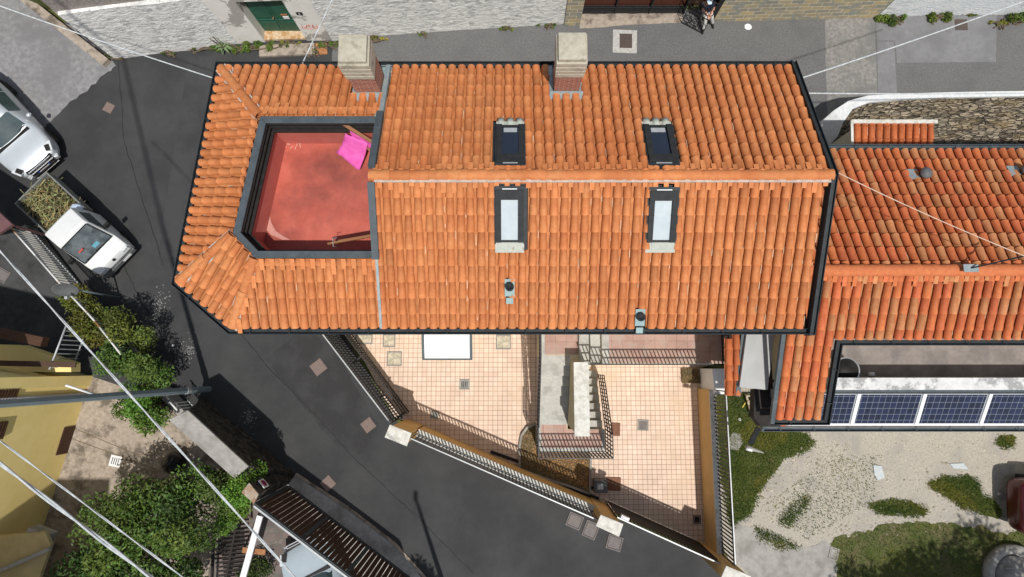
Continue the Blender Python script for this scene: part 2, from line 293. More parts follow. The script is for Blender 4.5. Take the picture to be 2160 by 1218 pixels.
SL = .435; K = math.sqrt(1+SL*SL)
def clip_iv(poly, s):
    ts = []; n = len(poly)
    for i in range(n):
        (s1,t1),(s2,t2) = poly[i-1], poly[i]
        if (s1 > s) != (s2 > s): ts.append(t1+(t2-t1)*(s-s1)/(s2-s1))
    ts.sort(); return [(ts[i],ts[i+1]) for i in range(0,len(ts)-1,2)]
def roof_plane(mb, a, b, ze, plan, holes=(), pitch=.226, row=.375, tints=None, slope=SL, closers=False, rnd=None, r0=.093, phase=0, mortars=.20):
    """a,b: eave end points (xy) ordered so that the roof rises to the left of a->b; plan polygons in xy."""
    rnd = rnd or random.Random(3); k = math.sqrt(1+slope*slope)
    a = Vector((a[0],a[1])); b = Vector((b[0],b[1])); e = (b-a).normalized(); inn = Vector((-e.y, e.x))
    A = Vector((e.x,e.y,0)); U = Vector((inn.x, inn.y, slope)).normalized(); N = A.cross(U)
    O = Vector((a.x,a.y,ze))
    def st(p): d = Vector((p[0],p[1]))-a; return (d.dot(e), d.dot(inn)*k)
    poly = [st(p) for p in plan]; hs = [[st(p) for p in h] for h in holes]
    smin = min(p[0] for p in poly); smax = max(p[0] for p in poly)
    def Q(s,t,n): return O+A*s+U*t+N*n
    nc = int(math.ceil((smax-smin)/pitch))
    for i in range(nc+1):
        s = smin+pitch*(i+.5)+phase
        if s > smax-.02: break
        ivs = clip_iv(poly, s)
        for h in hs:
            cut = clip_iv(h, s); new = []
            for (p,q) in ivs:
                segs = [(p,q)]
                for (c,d) in cut:
                    n2 = []
                    for (x,y) in segs:
                        if d <= x or c >= y: n2.append((x,y))
                        else:
                            if c > x: n2.append((x,c))
                            if d < y: n2.append((d,y))
                    segs = n2
                new += segs
            ivs = new
        ends = [q_ for (_,q_) in clip_iv(poly, s)]
        for (t0,t1) in ivs:
            if t1-t0 < .04: continue
            ph = rnd.uniform(-.010,.010); kk = math.floor((t0-ph)/row)
            t = kk*row+ph
            colj = rnd.uniform(-.006,.006)
            while t < t1-.01:
                lo = max(t, t0)+(.02 if t < t0+.01 else 0); hi = min(t+row+.045, t1)
                nat = t+row
                tc = tints(rnd) if tints else (1,1,1)
                # channel below
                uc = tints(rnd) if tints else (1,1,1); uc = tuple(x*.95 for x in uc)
                h0 = .012; 
                vs = []; 
                for (tt,hh) in ((lo,h0-.018),(min(nat,t1),-.026)):
                    for ds,dh in ((-.5,.016),(.5,.016)): vs.append(Q(s+ds*pitch, tt, hh))
                mb.add(vs, [(0,1,3,2)], col=uc)
                mb.add([vs[0],vs[1],Q(s+.5*pitch,lo,-.07),Q(s-.5*pitch,lo,-.07)], [(0,3,2,1)], col=uc)
                if hi-lo > .05:
                    js = colj+rnd.uniform(-.006,.006); jn = rnd.uniform(-.003,.003); ra = r0; rb = r0-.018; sk = rnd.uniform(-.011,.011)
                    vs = []; n = 6
                    for (tt,rr,nn,ds) in ((lo,ra,.036+jn,0),(hi,rb,-.002+jn,sk)):
                        for q in range(n+1):
                            an = math.pi*q/n; vs.append(Q(s+js+ds+rr*math.cos(an), tt, nn+rr*.92*math.sin(an)))
                    for q in range(n+1):
                        an = math.pi*q/n; vs.append(Q(s+js+(ra-.013)*math.cos(an), lo, .034+jn+(ra-.016)*.72*math.sin(an)))
                    for q in range(n+1):
                        an = math.pi*q/n; vs.append(Q(s+js+(ra-.013)*math.cos(an), min(lo+.08,hi), .034+jn+(ra-.016)*.72*math.sin(an)))
                    m = n+1
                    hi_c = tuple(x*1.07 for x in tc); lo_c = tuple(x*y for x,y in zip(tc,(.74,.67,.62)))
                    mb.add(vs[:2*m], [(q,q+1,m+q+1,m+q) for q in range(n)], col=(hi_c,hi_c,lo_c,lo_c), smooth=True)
                    if mortars and rnd.random() < mortars:
                        g_ = s+pitch/2+rnd.uniform(-.010,.010); ta_ = rnd.uniform(lo,hi-.05); tb_ = min(hi, ta_+rnd.uniform(.06,.26)); gr = rnd.uniform(.7,1.1)
                        mb.add([Q(g_-.009,ta_,.004),Q(g_+.009,ta_,.004),Q(g_+.007,tb_,.0),Q(g_-.007,tb_,.0)], [(0,1,2,3)], col=(1.15*gr,2.2*gr,4.2*gr))
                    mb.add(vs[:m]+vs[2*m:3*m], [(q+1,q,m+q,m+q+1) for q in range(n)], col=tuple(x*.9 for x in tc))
                    mb.add(vs[2*m:4*m], [(q,q+1,m+q+1,m+q) for q in range(n)], col=tc)
                t += row
            if closers and rnd.random() < .96 and any(abs(t1-q_) < .01 for q_ in ends):
                L = rnd.choice((.22,.24,.26,.30,.36)); tc = tints(rnd) if tints else (1,1,1)
                g = s+pitch/2; hw = .052
                mb.add([Q(g-hw,t1-L,.088),Q(g+hw,t1-L,.088),Q(g+hw,t1,.09),Q(g-hw,t1,.09),Q(g-hw,t1-L,.0),Q(g+hw,t1-L,.0)], [(0,1,2,3),(4,5,1,0)], col=tuple(x*1.08 for x in tc))
    return Q, st
def ridge_caps(mb, p, q, r=.125, pitch=.41, tints=None, rnd=None, flat=.8):
    rnd = rnd or random.Random(5); p = Vector(p); q = Vector(q); d = (q-p); L = d.length; d.normalize()
    side = d.cross(Vector((0,0,1))).normalized(); up = side.cross(d); n = max(1, round(L/pitch)); pt = L/n
    for i in range(n):
        a = p+d*(i*pt); b = p+d*((i+1)*pt+.05 if i < n-1 else L); vs = []
        j = rnd.uniform(-.006,.006)
        for (c,rr,h) in ((a,r*.9,-.012),(b,r,.006)):
            for k in range(9):
                an = math.pi*k/8; vs.append(c+side*((rr)*math.cos(an)+j)+up*(rr*flat*math.sin(an)+h))
        col = tints(rnd) if tints else (1,1,1)
        mb.add(vs, [(k+1,k,9+k,10+k) for k in range(8)], col=col, smooth=True)
        mb.add([vs[9+k] for k in range(9)]+[b+side*(rr*.86*math.cos(math.pi*k/8)+j)+up*(rr*.86*flat*math.sin(math.pi*k/8)) for k in range(9)],
               [(k,k+1,10+k,9+k) for k in range(8)], col=tuple(x*.7 for x in col))
        vs2 = [p+side*0, ]
def sweep(mb, path, prof, closed=False, **k):                 # prof (out, up), path horizontal-ish polyline, out = right of travel
    path = [Vector(p) for p in path]; m = len(path); n = len(prof); vs = []
    for i,p in enumerate(path):
        def nrm(a,b): d = (b-a); d.z = 0; d.normalize(); return Vector((d.y,-d.x,0))
        ns = []
        if i > 0: ns.append(nrm(path[i-1], p))
        if i < m-1: ns.append(nrm(p, path[i+1]))
        o = ns[0] if len(ns)==1 else (ns[0]+ns[1])/(1+ns[0].dot(ns[1]))
        for (a,b) in prof: vs.append(p+o*a+Vector((0,0,b)))
    fs = []
    for i in range(m-1):
        for j in range(n): fs.append((i*n+j, (i+1)*n+j, (i+1)*n+(j+1)%n, i*n+(j+1)%n))
    fs += [tuple(range(n)), tuple(range(m*n-1,(m-1)*n-1,-1))]
    mb.add(vs, fs, **k)
GUT = [(0,0),(0,.09),(.008,.09),(.008,.01),(.115,.01),(.115,.10),(.13,.10),(.13,-.01),(0,-.01)]
def gutter(name, path, parent, mat=gutm, brackets=True):
    path = [(p[0],p[1],p[2]+.03) for p in path]
    mb = MB(); sweep(mb, path, GUT)
    if brackets:
        for a,b in zip(path[:-1], path[1:]):
            a = Vector(a); b = Vector(b); L = (b-a).length; d = (b-a).normalized(); o = Vector((d.y,-d.x,0)).normalized()
            for i in range(int(L/.9)):
                c = a+d*(.45+i*.9); mb.beam(c+Vector((0,0,.095))-o*.02, c+o*.135+Vector((0,0,.106)), .018, .006)
    return mb.build(name, mat, parent)

def tint_main(r):
    b = r.gauss(1, .05); w_ = r.uniform(-.04,.05); 
    if r.random() < .06: b *= .85
    return (b, b*(1+w_), b*(1+w_*1.5))
def tint_mix(r):
    if r.random() < .30:
        b = r.uniform(.84,1.06); return (b*.98, b*1.42, b*1.65)
    b = r.gauss(1,.07); return (b, b*r.uniform(.9,1.06), b)

# =====================================================================  SETTING
g = MB(); g.quad((-120,-120,-.012),(120,-120,-.012),(120,120,-.012),(-120,120,-.012)); struct('ground', g, turf)
sheet('road', [(-900,-60),(250,60),(1200,20),(1700,20),(1700,260),(1100,430),(1100,720),(720,695),(835,890),(1250,1075),(1560,1200),(1800,1330),(1800,1700),(600,1500),(-900,900)], 0, asphalt)
sheet('ramp', [(-700,-300),(40,-8),(150,55),(237,133),(245,140),(222,158),(205,170),(182,190),(160,206),(138,226),(118,246),(94,272),(40,240),(-300,80),(-700,200)], .004, rampc, .05)
sheet('asphalt_strip', [(398,120),(458,118),(452,170),(380,560),(330,560)], .004, M('asphalt_repair', (.046,.047,.049), (.062,.063,.065), 60, .85, .3, 200, c3=(.04,.041,.043), s3=.8), .01)
sheet('asphalt_patch', [(560,760),(640,690),(700,730),(800,900),(760,960),(700,930)], .004, M('asphalt_patch_dark', (.028,.028,.029), (.040,.040,.042), 60, .8, .3, 200, c3=(.048,.048,.05), s3=1.0), .02)
for i_,(px_) in enumerate((((505,700),(560,770),(640,850),(740,960),(850,1062),(1000,1210)),((250,130),(262,300),(300,420),(345,560)),((260,560),(300,640),(370,760)))):  # thin wavering dark lines laid flat on the street
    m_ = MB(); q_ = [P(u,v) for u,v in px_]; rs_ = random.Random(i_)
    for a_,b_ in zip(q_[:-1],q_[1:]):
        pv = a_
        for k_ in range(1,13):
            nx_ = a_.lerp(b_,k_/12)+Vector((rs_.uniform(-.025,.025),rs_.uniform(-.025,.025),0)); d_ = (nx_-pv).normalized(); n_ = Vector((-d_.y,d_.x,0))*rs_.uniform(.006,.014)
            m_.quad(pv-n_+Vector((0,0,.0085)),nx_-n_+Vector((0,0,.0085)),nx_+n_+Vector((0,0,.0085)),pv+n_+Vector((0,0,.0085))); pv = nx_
    struct('dark_line', m_, M('dark_line',(.016,.016,.017),(.024,.024,.025),20,.7))
sheet('upper_street', [(700,118),(705,80),(1190,48),(1228,40),(1440,20),(1850,34),(2160,30),(3300,-30),(3300,185),(2160,190),(1850,210),(1760,240),(1700,340),(1100,420),(830,330),(700,150)], .004, oldasph)
sheet('concrete_road_strip', [(1740,40),(1845,38),(1848,120),(1851,215),(1746,260),(1742,150)], .008, patchA, .006)
sheet('road_patch', [(1850,88),(1886,88),(1893,210),(1852,212)], .008, patchB)
sheet('paved_road_repair', [(1848,30),(2102,28),(2101,131),(1892,133),(1888,86),(1849,86)], .008, patchB, .006)
sheet('forecourt', [(1224,30),(1440,28),(1440,48),(1330,53),(1240,60),(1222,60)], .012, courtc, .01)
sheet('paving', [(700,640),(735,700),(832,880),(888,902),(1095,992),(1260,1065),(1498,1168),(1482,775),(1540,760),(1545,690),(1545,640)], .012, pave)
sheet('driveway', [(-800,150),(-60,340),(20,455),(75,490),(190,640),(300,760),(400,880),(250,900),(190,800),(-800,800)], .006, drive, 0)
sheet('yellow_house_courtyard', [(150,780),(300,830),(420,900),(525,1020),(560,1110),(480,1230),(200,1400),(0,1400),(0,1100)], .010, courtc)
sheet('flagstone_court', [(500,1050),(640,1060),(900,1260),(980,1500),(420,1500),(440,1200)], .014, crazy)
sheet('gravel_yard', [(1500,800),(1900,700),(3200,700),(3200,1700),(1800,1700),(1560,1230),(1500,1100)], .002, gravel)
sheet('concrete_path', [(1545,1105),(1640,1128),(1700,1160),(1740,1140),(1780,1165),(1760,1218),(1740,1300),(1600,1240),(1550,1180)], .008, greyc, .03)
sheet('sunken_yard', [(1700,330),(1730,280),(3000,290),(3000,700),(1700,700)], .006, drive)
# behind the upper walls the hill carries on at the height of their tops
b = MB(); b.prism([(p.x,p.y) for p in (P(100,20),P(430,60),P(1190,10),P(1850,-5),P(2400,-40))]+[(60,60),(-60,60),(-40,22)], 0, 3.0); struct('hillside', b, turf)

# =====================================================================  MAIN HOUSE
ZE = 6.4
NW = P(466,140,ZE); W2 = P(376,596,ZE); SW = P(489,688,ZE)
ye = P(1000,693,ZE).y; yn = P(1200,143,ZE).y; XE = 6.80; XS = -2.93
NW.y = yn; SW.y = ye
yr = (ye+yn)/2; zr = ZE+(yr-ye)*SL
ZC = 7.08
C1 = P(549,246,ZC); C2 = P(491,495,ZC); C3 = P(537,544,ZC)
# keep the truncated hips on the coping level
house = thing('brick_house', 'large orange tiled house with two brick chimneys and a sunken red roof terrace', 'house', ((NW.x+XE)/2, yr, 0))
rm = MB(); rr = random.Random(11)
NEx = P(1668,137,ZE).x
roof_plane(rm, (NEx,yn), (NW.x,yn), ZE, [(NEx,yn),(NW.x,yn),(C1.x,C1.y),(XS,C1.y),(XS,yr),(XE,yr)],
           holes=[[(P(748,150,6.6).x-.02,P(750,207,6.7).y),(XS+.02,P(750,207,6.7).y),(XS+.02,yn+.5),(P(748,150,6.6).x-.02,yn+.5)],
                  [(P(1160,150,6.6).x,P(1190,208,6.7).y),(P(1224,150,6.6).x,P(1190,208,6.7).y),(P(1224,150,6.6).x,yn+.5),(P(1160,150,6.6).x,yn+.5)],
                  [(P(1042,250,7.2).x,P(1075,256,7.05).y),(P(1110,250,7.2).x,P(1075,256,7.05).y),(P(1110,250,7.2).x,P(1075,354,7.75).y),(P(1042,250,7.2).x,P(1075,354,7.75).y)],
                  [(P(1366,250,7.2).x-.12,P(1390,256,7.05).y),(P(1430,300,7.4).x-.05,P(1390,256,7.05).y),(P(1430,300,7.4).x-.05,P(1390,354,7.75).y),(P(1366,250,7.2).x-.12,P(1390,354,7.75).y)]],
           tints=tint_main, rnd=rr, closers=True)
roof_plane(rm, (SW.x,ye), (XE,ye), ZE, [(SW.x,ye),(XE,ye),(XE,yr),(XS,yr),(XS,C3.y),(C3.x,C3.y)],
           holes=[[(P(1042,400,7.5).x,P(1075,389,7.7).y),(P(1108,400,7.5).x,P(1075,389,7.7).y),(P(1108,400,7.5).x,P(1075,528,7.1).y),(P(1042,400,7.5).x,P(1075,528,7.1).y)],
                  [(P(1366,400,7.5).x,P(1075,389,7.7).y),(P(1418,400,7.5).x,P(1075,389,7.7).y),(P(1418,400,7.5).x,P(1075,528,7.1).y),(P(1366,400,7.5).x,P(1075,528,7.1).y)],
                  [(P(1338,660,6.5).x,ye-.3),(P(1360,660,6.5).x,ye-.3),(P(1360,660,6.5).x,P(1350,668,6.5).y),(P(1338,660,6.5).x,P(1350,668,6.5).y)]],
           tints=tint_main, rnd=rr, closers=True)
roof_plane(rm, (NW.x,NW.y), (W2.x,W2.y), ZE, [(NW.x,NW.y),(W2.x,W2.y),(C2.x,C2.y),(C1.x,C1.y)], tints=tint_main, rnd=rr, pitch=.232)
roof_plane(rm, (W2.x,W2.y), (SW.x,SW.y), ZE, [(W2.x,W2.y),(SW.x,SW.y),(C3.x,C3.y),(C2.x,C2.y)], tints=tint_main, rnd=rr, pitch=.235)
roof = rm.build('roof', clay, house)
# ridge and hips
rg = MB(); ridge_caps(rg, (XS-.12,yr,zr+.03), (XE+.03,yr,zr+.03), tints=tint_main); rg.build('ridge', clay, roof)
mm = MB(); mm.beam((XS,yr-.13,zr+.02),(XE,yr-.13,zr+.02),.07,.06); mm.beam((XS,yr+.11,zr-.04),(XE,yr+.11,zr-.04),.05,.05)
for a,b_ in ((NW,C1),(W2,C2),(SW,C3)):
    a3 = Vector((a.x,a.y,ZE+.05)); b3 = Vector((b_.x,b_.y,ZC+.03)); hp = MB(); ridge_caps(hp, a3+(b3-a3)*.01, b3, r=.115, pitch=.9, tints=tint_main); hp.build('hip_ridge', clay, roof)
    d = (b3-a3).normalized(); sd = d.cross(Vector((0,0,1))).normalized()
    for sg in (-1,1): mm.beam(a3+sd*.12*sg-Vector((0,0,.04)), b3+sd*.12*sg-Vector((0,0,.04)), .05,.03)
mm.box((NW.x+.18,NW.y-.14,ZE+.03),(.3,.25,.04))
mm.build('mortar_bedding', mortar, roof)
# gutters
gutter('gutter', [(XE+.1,ye-.01,ZE-.07),(SW.x,ye-.01,ZE-.07),(W2.x,W2.y,ZE-.07),(NW.x,NW.y,ZE-.07),(NEx+.05,yn+.01,ZE-.07)][::-1], house)
vg = MB()
for pa in ([(XE,yr,zr+.02),(NEx,yn+.15,ZE-.02)], [(XE,ye-.16,ZE-.02),(XE,yr,zr+.02)]):
    sweep(vg, pa, [(-.02,-.16),(-.02,.10),(.01,.10),(.02,.03),(.10,.03),(.105,.09),(.12,.09),(.12,-.16)])
vg.build('verge_gutter', gutm, house)
# step flashing between the terrace roof and the main roof
sf = MB()
def zroof(y): return ZE+min(y-ye, yn-y)*SL
sf.beam((XS-.05,ye-.0,ZE+.10),(XS-.05,C3.y,zroof(C3.y)+.10),.06,.05); sf.build('step_flashing', flash, roof); sf = MB(); sf.beam((XS-.05,yn,ZE+.10),(XS-.05,C1.y,zroof(C1.y)+.10),.10,.05)
sf.build('step_flashing', flash, roof)
sf = MB()
sf.beam((XS-.06,C3.y-.05,zroof(C3.y)+.12),(XS-.06,yr-.16,zr+.05),.15,.10); sf.beam((XS-.06,C1.y+.05,zroof(C1.y)+.12),(XS-.06,yr+.16,zr+.05),.15,.10)
sf.build('terrace_verge', slate, roof)
# walls
wl = MB(); ins = .36
ft = [(NW.x+ins,NW.y-ins),(W2.x+ins,W2.y+.1),(SW.x+.15,ye+ins),(XE-.25,ye+ins),(NEx-.2,yn-ins)]
n = len(ft)
for i in range(n):
    a = ft[i]; b_ = ft[(i+1)%n]; wl.quad((a[0],a[1],0),(b_[0],b_[1],0),(b_[0],b_[1],ZE+.02),(a[0],a[1],ZE+.02))
wl.add([(XE-.25,ye+ins,ZE),(NEx-.2,yn-ins,ZE),(XE-.2,yr,zr-.1)], [(0,1,2)])
for (y0,y1) in ((C3.y,yr),(yr,C1.y)):
    wl.quad((XS+.0,y0,5.6),(XS+.0,y1,5.6),(XS+.0,y1,zroof(y1)+.02),(XS+.0,y0,zroof(y0)+.02))
wl.build('wall', cream, house)
# soffit under the eaves
sfb = MB(); sfb.prism([(NW.x,NW.y),(W2.x,W2.y),(SW.x,ye),(SW.x+.6,ye+.6),(W2.x+.6,W2.y+.2),(NW.x+.6,NW.y-.6)], ZE-.12, ZE-.06)
sfb.prism([(SW.x,ye),(XE,ye),(XE,ye+.6),(SW.x,ye+.6)], ZE-.121, ZE-.061); sfb.prism([(NW.x,yn),(NEx,yn),(NEx,yn-.6),(NW.x,yn-.6)], ZE-.122, ZE-.062); sfb.build('soffit', brownw, house)
# terrace
ring = [Vector((C1.x,C1.y,0)),Vector((C2.x,C2.y,0)),Vector((C3.x,C3.y,0)),Vector((XS-.0,C3.y,0)),Vector((XS-.0,C1.y,0))]
def inset(path, d):
    out = []
    m = len(path)
    for i,p in enumerate(path):
        a = path[i-1]; c = path[(i+1)%m]
        n1 = Vector(((p-a).y,-(p-a).x)).normalized(); n2 = Vector(((c-p).y,-(c-p).x)).normalized()
        o = (n1+n2)/(1+n1.dot(n2)); out.append(Vector((p.x-o.x*d, p.y-o.y*d, 0)))
    return out
def ringwall(mb, outer, inner, z0, z1, skip=()):
    m = len(outer)
    for i in range(m):
        if i in skip: continue
        j = (i+1)%m; mb.prism([outer[i].to_2d(),outer[j].to_2d(),inner[j].to_2d(),inner[i].to_2d()], z0, z1)
i1 = inset(ring, .155); i2 = inset(ring,.13); i3 = inset(ring,.19); i0 = inset(ring,-.01)
cp = MB(); ringwall(cp, i0, i1, ZC-.05, ZC, skip=(3,)); cp.build('terrace_coping', slate, house, bevel=.008)
tw = MB(); ringwall(tw, i2, inset(ring,.14), 6.72, ZC-.051); ringwall(tw, i2, inset(ring,.165), 6.96, 6.985); ringwall(tw, i2, inset(ring,.19), 6.84, 6.87); ringwall(tw, i2, inset(ring,.24), 6.70, 6.75)
tw.build('terrace_lining', black, house)
tr = MB(); ringwall(tr, inset(ring,.10), inset(ring,.18), 5.87, 6.715); tr.build('terrace_upstand', redw, house)
tf = MB(); tf.prism([p.to_2d() for p in inset(ring,.12)], 5.8, 5.88); tf.build('terrace_floor', redf, house)
m = MB(); ar = [P(565+14*math.cos(t_)-6,480+60*math.sin(t_),5.885) for t_ in [k_*.14-.9 for k_ in range(9)]]
cres = [(560,430),(566,440),(572,470),(582,488),(600,500),(612,506),(596,506),(572,496),(556,478),(556,450)]
m.add([P(u_,v_,5.886) for u_,v_ in cres],[tuple(range(10))[::-1]]); m.build('puddle_mark', M('dried_puddle',(.50,.24,.20),(.56,.28,.24),5,.5), house)
for k_ in range(9):
    u_ = 606+k_*4+random.uniform(-3,3); v_ = 304+random.uniform(-5,6); m = MB()
    a_ = P(u_,v_,5.887); b_ = P(u_+random.uniform(-7,7),v_+random.uniform(4,10),5.887); m.beam(a_,b_,.012,.002); m.build('scratch', M('pale_scratch',(.68,.45,.40),None,5,.7), house)
# roof windows
def roof_window(u0,u1,va,vb,south,blind):
    """window on a slope; va = low edge row, vb = high edge row in plan"""
    zf = lambda y: zroof(y)
    def yy(v, z=7.3):
        for _ in range(8): y = P(1080,v,z).y; z = zf(y)+.06
        return y
    yl = yy(va); yh = yy(vb); zm = zf((yl+yh)/2)+.06
    x0 = P(u0,(va+vb)/2,zm).x; x1 = P(u1,(va+vb)/2,zm).x
    sg = 1 if south else -1
    U = Vector((0,sg,SL)).normalized(); A = Vector((1,0,0)); N = Vector((0,-sg*SL,1)).normalized()
    O = Vector(((x0+x1)/2, yl, zf(yl))); L = abs(yh-yl)*K; W = x1-x0
    def B(mb, s0,s1,t0,t1,n0,n1,**k): mb.box(O+A*((s0+s1)/2)+U*((t0+t1)/2)+N*((n0+n1)/2), (s1-s0,t1-t0,n1-n0), A, N, **k)
    base = MB(); B(base,-W/2-.07,W/2+.07,-.06,L+.05,-.06,-.01);  # flashing sheet in the cut roof gap, coloured dark to read as shade
    w = MB()
    B(w,-W/2+.015,-W/2+.135,.14,L-.14,0,.13); B(w,W/2-.135,W/2-.015,.14,L-.14,0,.13); B(w,-W/2+.015,W/2-.015,L-.27,L-.06,0,.145); B(w,-W/2+.135,W/2-.135,.14,.19,0,.10)
    B(w,-W/2+.03,-W/2+.14,L*.55,L*.55+.015,.13,.137); B(w,W/2-.14,W/2-.03,L*.55,L*.55+.015,.13,.137)
    f = w.build('roof_window', framem, house, bevel=.008); base.build('shade_base_sheet', gutm, f)
    p = MB(); B(p,-W/2+.125,W/2-.125,.17,L-.25,.05,.075); p.build('pane', glassl if blind else glassd, f)
    fl = MB(); B(fl,-W/2-.015,-W/2+.015,.1,L,0,.09); B(fl,W/2-.015,W/2+.015,.1,L,0,.09); B(fl,-W/2,W/2,L-.06,L+.02,0,.10)
    fl.build('flashing', gutm, f)
    ap = MB()
    if south: B(ap,-W/2,W/2,-.09,.14,.06,.085); B(ap,-W/2+.2*W,-W/2+.205*W,-.09,.14,.085,.09)
    else:
        B(ap,-W/2,W/2,-.02,.14,.03,.05)
        for k in range(3):
            c = O+A*(-W/2+W*(k+.5)/3)+N*.0; ap.tube([c-U*.10, c+U*.13], W/6*.9, 12)
    ap.build('apron', aprm, f)
    t = MB(); B(t,-W/2+.16,W/2-.16,L-.05,L-.03,.10,.115); t.build('top_trim', railw, f)
    if not blind: t = MB(); B(t,-W/2+.17,W/2-.17,.22,.34,.072,.086); t.build('handle_bar', railw, f)
    return f
tag(roof_window(1044,1106,522,392,True,True), 'roof window on the south slope with pale blind, left of two')
tag(roof_window(1365,1428,522,394,True,True), 'roof window on the south slope with pale blind, right of two')
tag(roof_window(1046,1107,259,352,False,False), 'dark roof window on the north slope below the right chimney')
tag(roof_window(1361,1424,259,352,False,False), 'dark roof window on the north slope near the east gable')
# chimneys
def chimney(uc, vb, wpx, name_label):
    zb = zroof(P(uc,vb,6.8).y); pb = P(uc,vb,zb); w_ = .58; y0 = pb.y; d = .60; zt = 7.58
    c = Vector((pb.x, y0+d/2, 0))
    sh = MB(); sh.box((c.x,c.y,(zt+6.1)/2),(w_,d,zt-6.1)); s = sh.build('chimney', brickm, house); tag(s, name_label)
    for (e,za,zb_) in ((.030,7.58,7.71),(.035,7.74,7.87),(.040,7.90,8.03),(.040,8.06,8.20),(.005,8.235,8.32)):
        cpm = MB(); cpm.box((c.x,c.y,(za+zb_)/2),(w_+2*e,d+2*e,zb_-za)); 
        if za > 8.2: q = w_/2; cpm.add([(c.x-q,c.y-q,8.321),(c.x+q,c.y-q,8.321),(c.x+q,c.y+q,8.321),(c.x-q,c.y+q,8.321),(c.x,c.y,8.36)], [(0,1,4),(1,2,4),(2,3,4),(3,0,4)])
        cpm.build('cap_slab', conc, s, bevel=.012)
        if za > zt: g_ = MB(); g_.box((c.x,c.y,za-.018),(w_+2*e-.05,d+2*e-.05,.034)); g_.build('cap_joint', conc, s)
    fl = MB(); zz = zroof(y0)
    fl.beam((c.x-w_/2-.06,y0-.12,zroof(y0-.12)+.03),(c.x-w_/2-.06,yn,ZE+.05),.10,.05); fl.beam((c.x+w_/2+.06,y0-.12,zroof(y0-.12)+.03),(c.x+w_/2+.06,yn,ZE+.05),.10,.05)
    fl.beam((c.x-w_/2-.1,y0-.10,zroof(y0-.1)+.045),(c.x+w_/2+.1,y0-.10,zroof(y0-.1)+.045),.2,.03); fl.box((c.x,y0-.005,zz+.06),(w_+.02,.02,.12))
    fl.box((c.x,(y0+yn)/2,ZE+.0),(w_+.3,yn-y0+.1,.03))
    fl.build('flashing', flash, s)
chimney(779,200,60,'left brick chimney with stepped concrete cap beside the roof terrace')
chimney(1194,197,58,'right brick chimney with stepped concrete cap above the north eave')
fb = MB(); xa = P(812,150,6.5).x; fb.beam((XS-.10,yn-.02,ZE+.03),(XS-.10,C1.y,zroof(C1.y)+.03),.2,.04); fb.build('valley_flashing', tealm, roof)
# vents
def vent(u,v,ztop,r,label,matp=framem):
    z = 7; 
    for _ in range(8): p = P(u,v,z); z = zroof(p.y)+.1
    p = P(u,v,z); b_ = zroof(p.y); m = MB(); m.lathe((p.x,p.y,b_-.02),[(r*.8,0),(r*.8,ztop-.06),(r*1.15,ztop-.06),(r*1.15,ztop),(r*.9,ztop+.02),(r*.75,ztop-.01),(0,ztop-.015)],18)
    o = m.build('vent_pipe', matp, house); tag(o, label)
    f = MB(); U = Vector((0,1,SL)).normalized(); N = Vector((0,-SL,1)).normalized()
    f.box(Vector((p.x,p.y,b_))+N*.10+U*.04,(.22,.40,.02),(1,0,0),N); f.box(Vector((p.x,p.y-.24,b_-.24*SL))+N*.115,(.16,.14,.02),(1,0,0),N); f.build('flashing', tealm, o)
vent(1075,607,.26,.085,'vent pipe in a teal flashing on the south slope')
vent(1350,670,.26,.085,'vent pipe beside the south gutter')
# canopy over the south door
cn = MB(); zc = 2.75; a = P(897,700,zc); b_ = P(992,757,zc); xx0,xx1,yy0,yy1 = a.x,b_.x,ye+ins+.02,b_.y
seg = 8; pts = [(yy0-(yy0-yy1)*k/seg, zc+.28*math.cos(k/seg*math.pi/2.2)) for k in range(seg+1)]
for (ya,za),(yb,zb) in zip(pts[:-1],pts[1:]): cn.add([(xx0,ya,za),(xx1,ya,za),(xx1,yb,zb),(xx0,yb,zb),(xx0,ya,za-.03),(xx1,ya,za-.03),(xx1,yb,zb-.03),(xx0,yb,zb-.03)],[(0,3,2,1),(4,5,6,7)],smooth=True)
cno = cn.build('canopy', whitem, house)
cs = MB()
for x in (xx0-.03,xx1+.03):
    for (ya,za),(yb,zb) in zip(pts[:-1],pts[1:]): cs.beam((x,ya,za),(x,yb,zb),.07,.10)
cs.beam((xx0-.06,yy1-.02,pts[-1][1]-.02),(xx1+.06,yy1-.02,pts[-1][1]-.02),.04,.08); cs.build('canopy_frame', slate, cno)
m = MB(); m.box(((xx0+xx1)/2-.03,yy0-.08,zc+.42),(.16,.16,.12)); m.box(((xx0+xx1)/2-.03,yy0-.17,zc+.42),(.08,.05,.08)); tag(m.build('wall_light', black, house, bevel=.02))

# =====================================================================  RIGHT HOUSE
zr2 = 6.35; yr2 = P(1900,571,zr2).y
def zr_(y): return zr2-abs(y-yr2)*SL
def solve2(v, off=0):
    z = 6
    for _ in range(10): y = P(1900,v,z).y; z = zr_(y)+off
    return y, z
yN2,zN2 = solve2(318); yS2,zS2 = solve2(884); yT,zT = solve2(716)
h2 = thing('tiled_house', 'neighbouring house with mottled red and tan roof tiles, terrace and solar panels', 'house', (12,yr2,0))
r2 = MB(); rr2 = random.Random(23); X0 = P(1748,330,zN2).x-.25; Xs0 = P(1655,720,zT).x; X1 = 24
X00 = 6.2
roof_plane(r2, (X1,yN2),(X00,yN2), zN2, [(X1,yN2),(X0,yN2),(X00,yr2+1.0),(X00,yr2),(X1,yr2)], tints=tint_mix, rnd=rr2, closers=False, pitch=.236, row=.40, phase=.02,
           holes=[])
xc = P(1754,800,5.4).x
roof_plane(r2, (Xs0,yS2),(X1,yS2), zS2, [(Xs0,yS2),(xc,yS2),(xc,yT),(X1,yT),(X1,yr2),(Xs0,yr2)], tints=tint_mix, rnd=rr2, closers=True, pitch=.236, row=.40)
roof2 = r2.build('roof', clay2, h2)
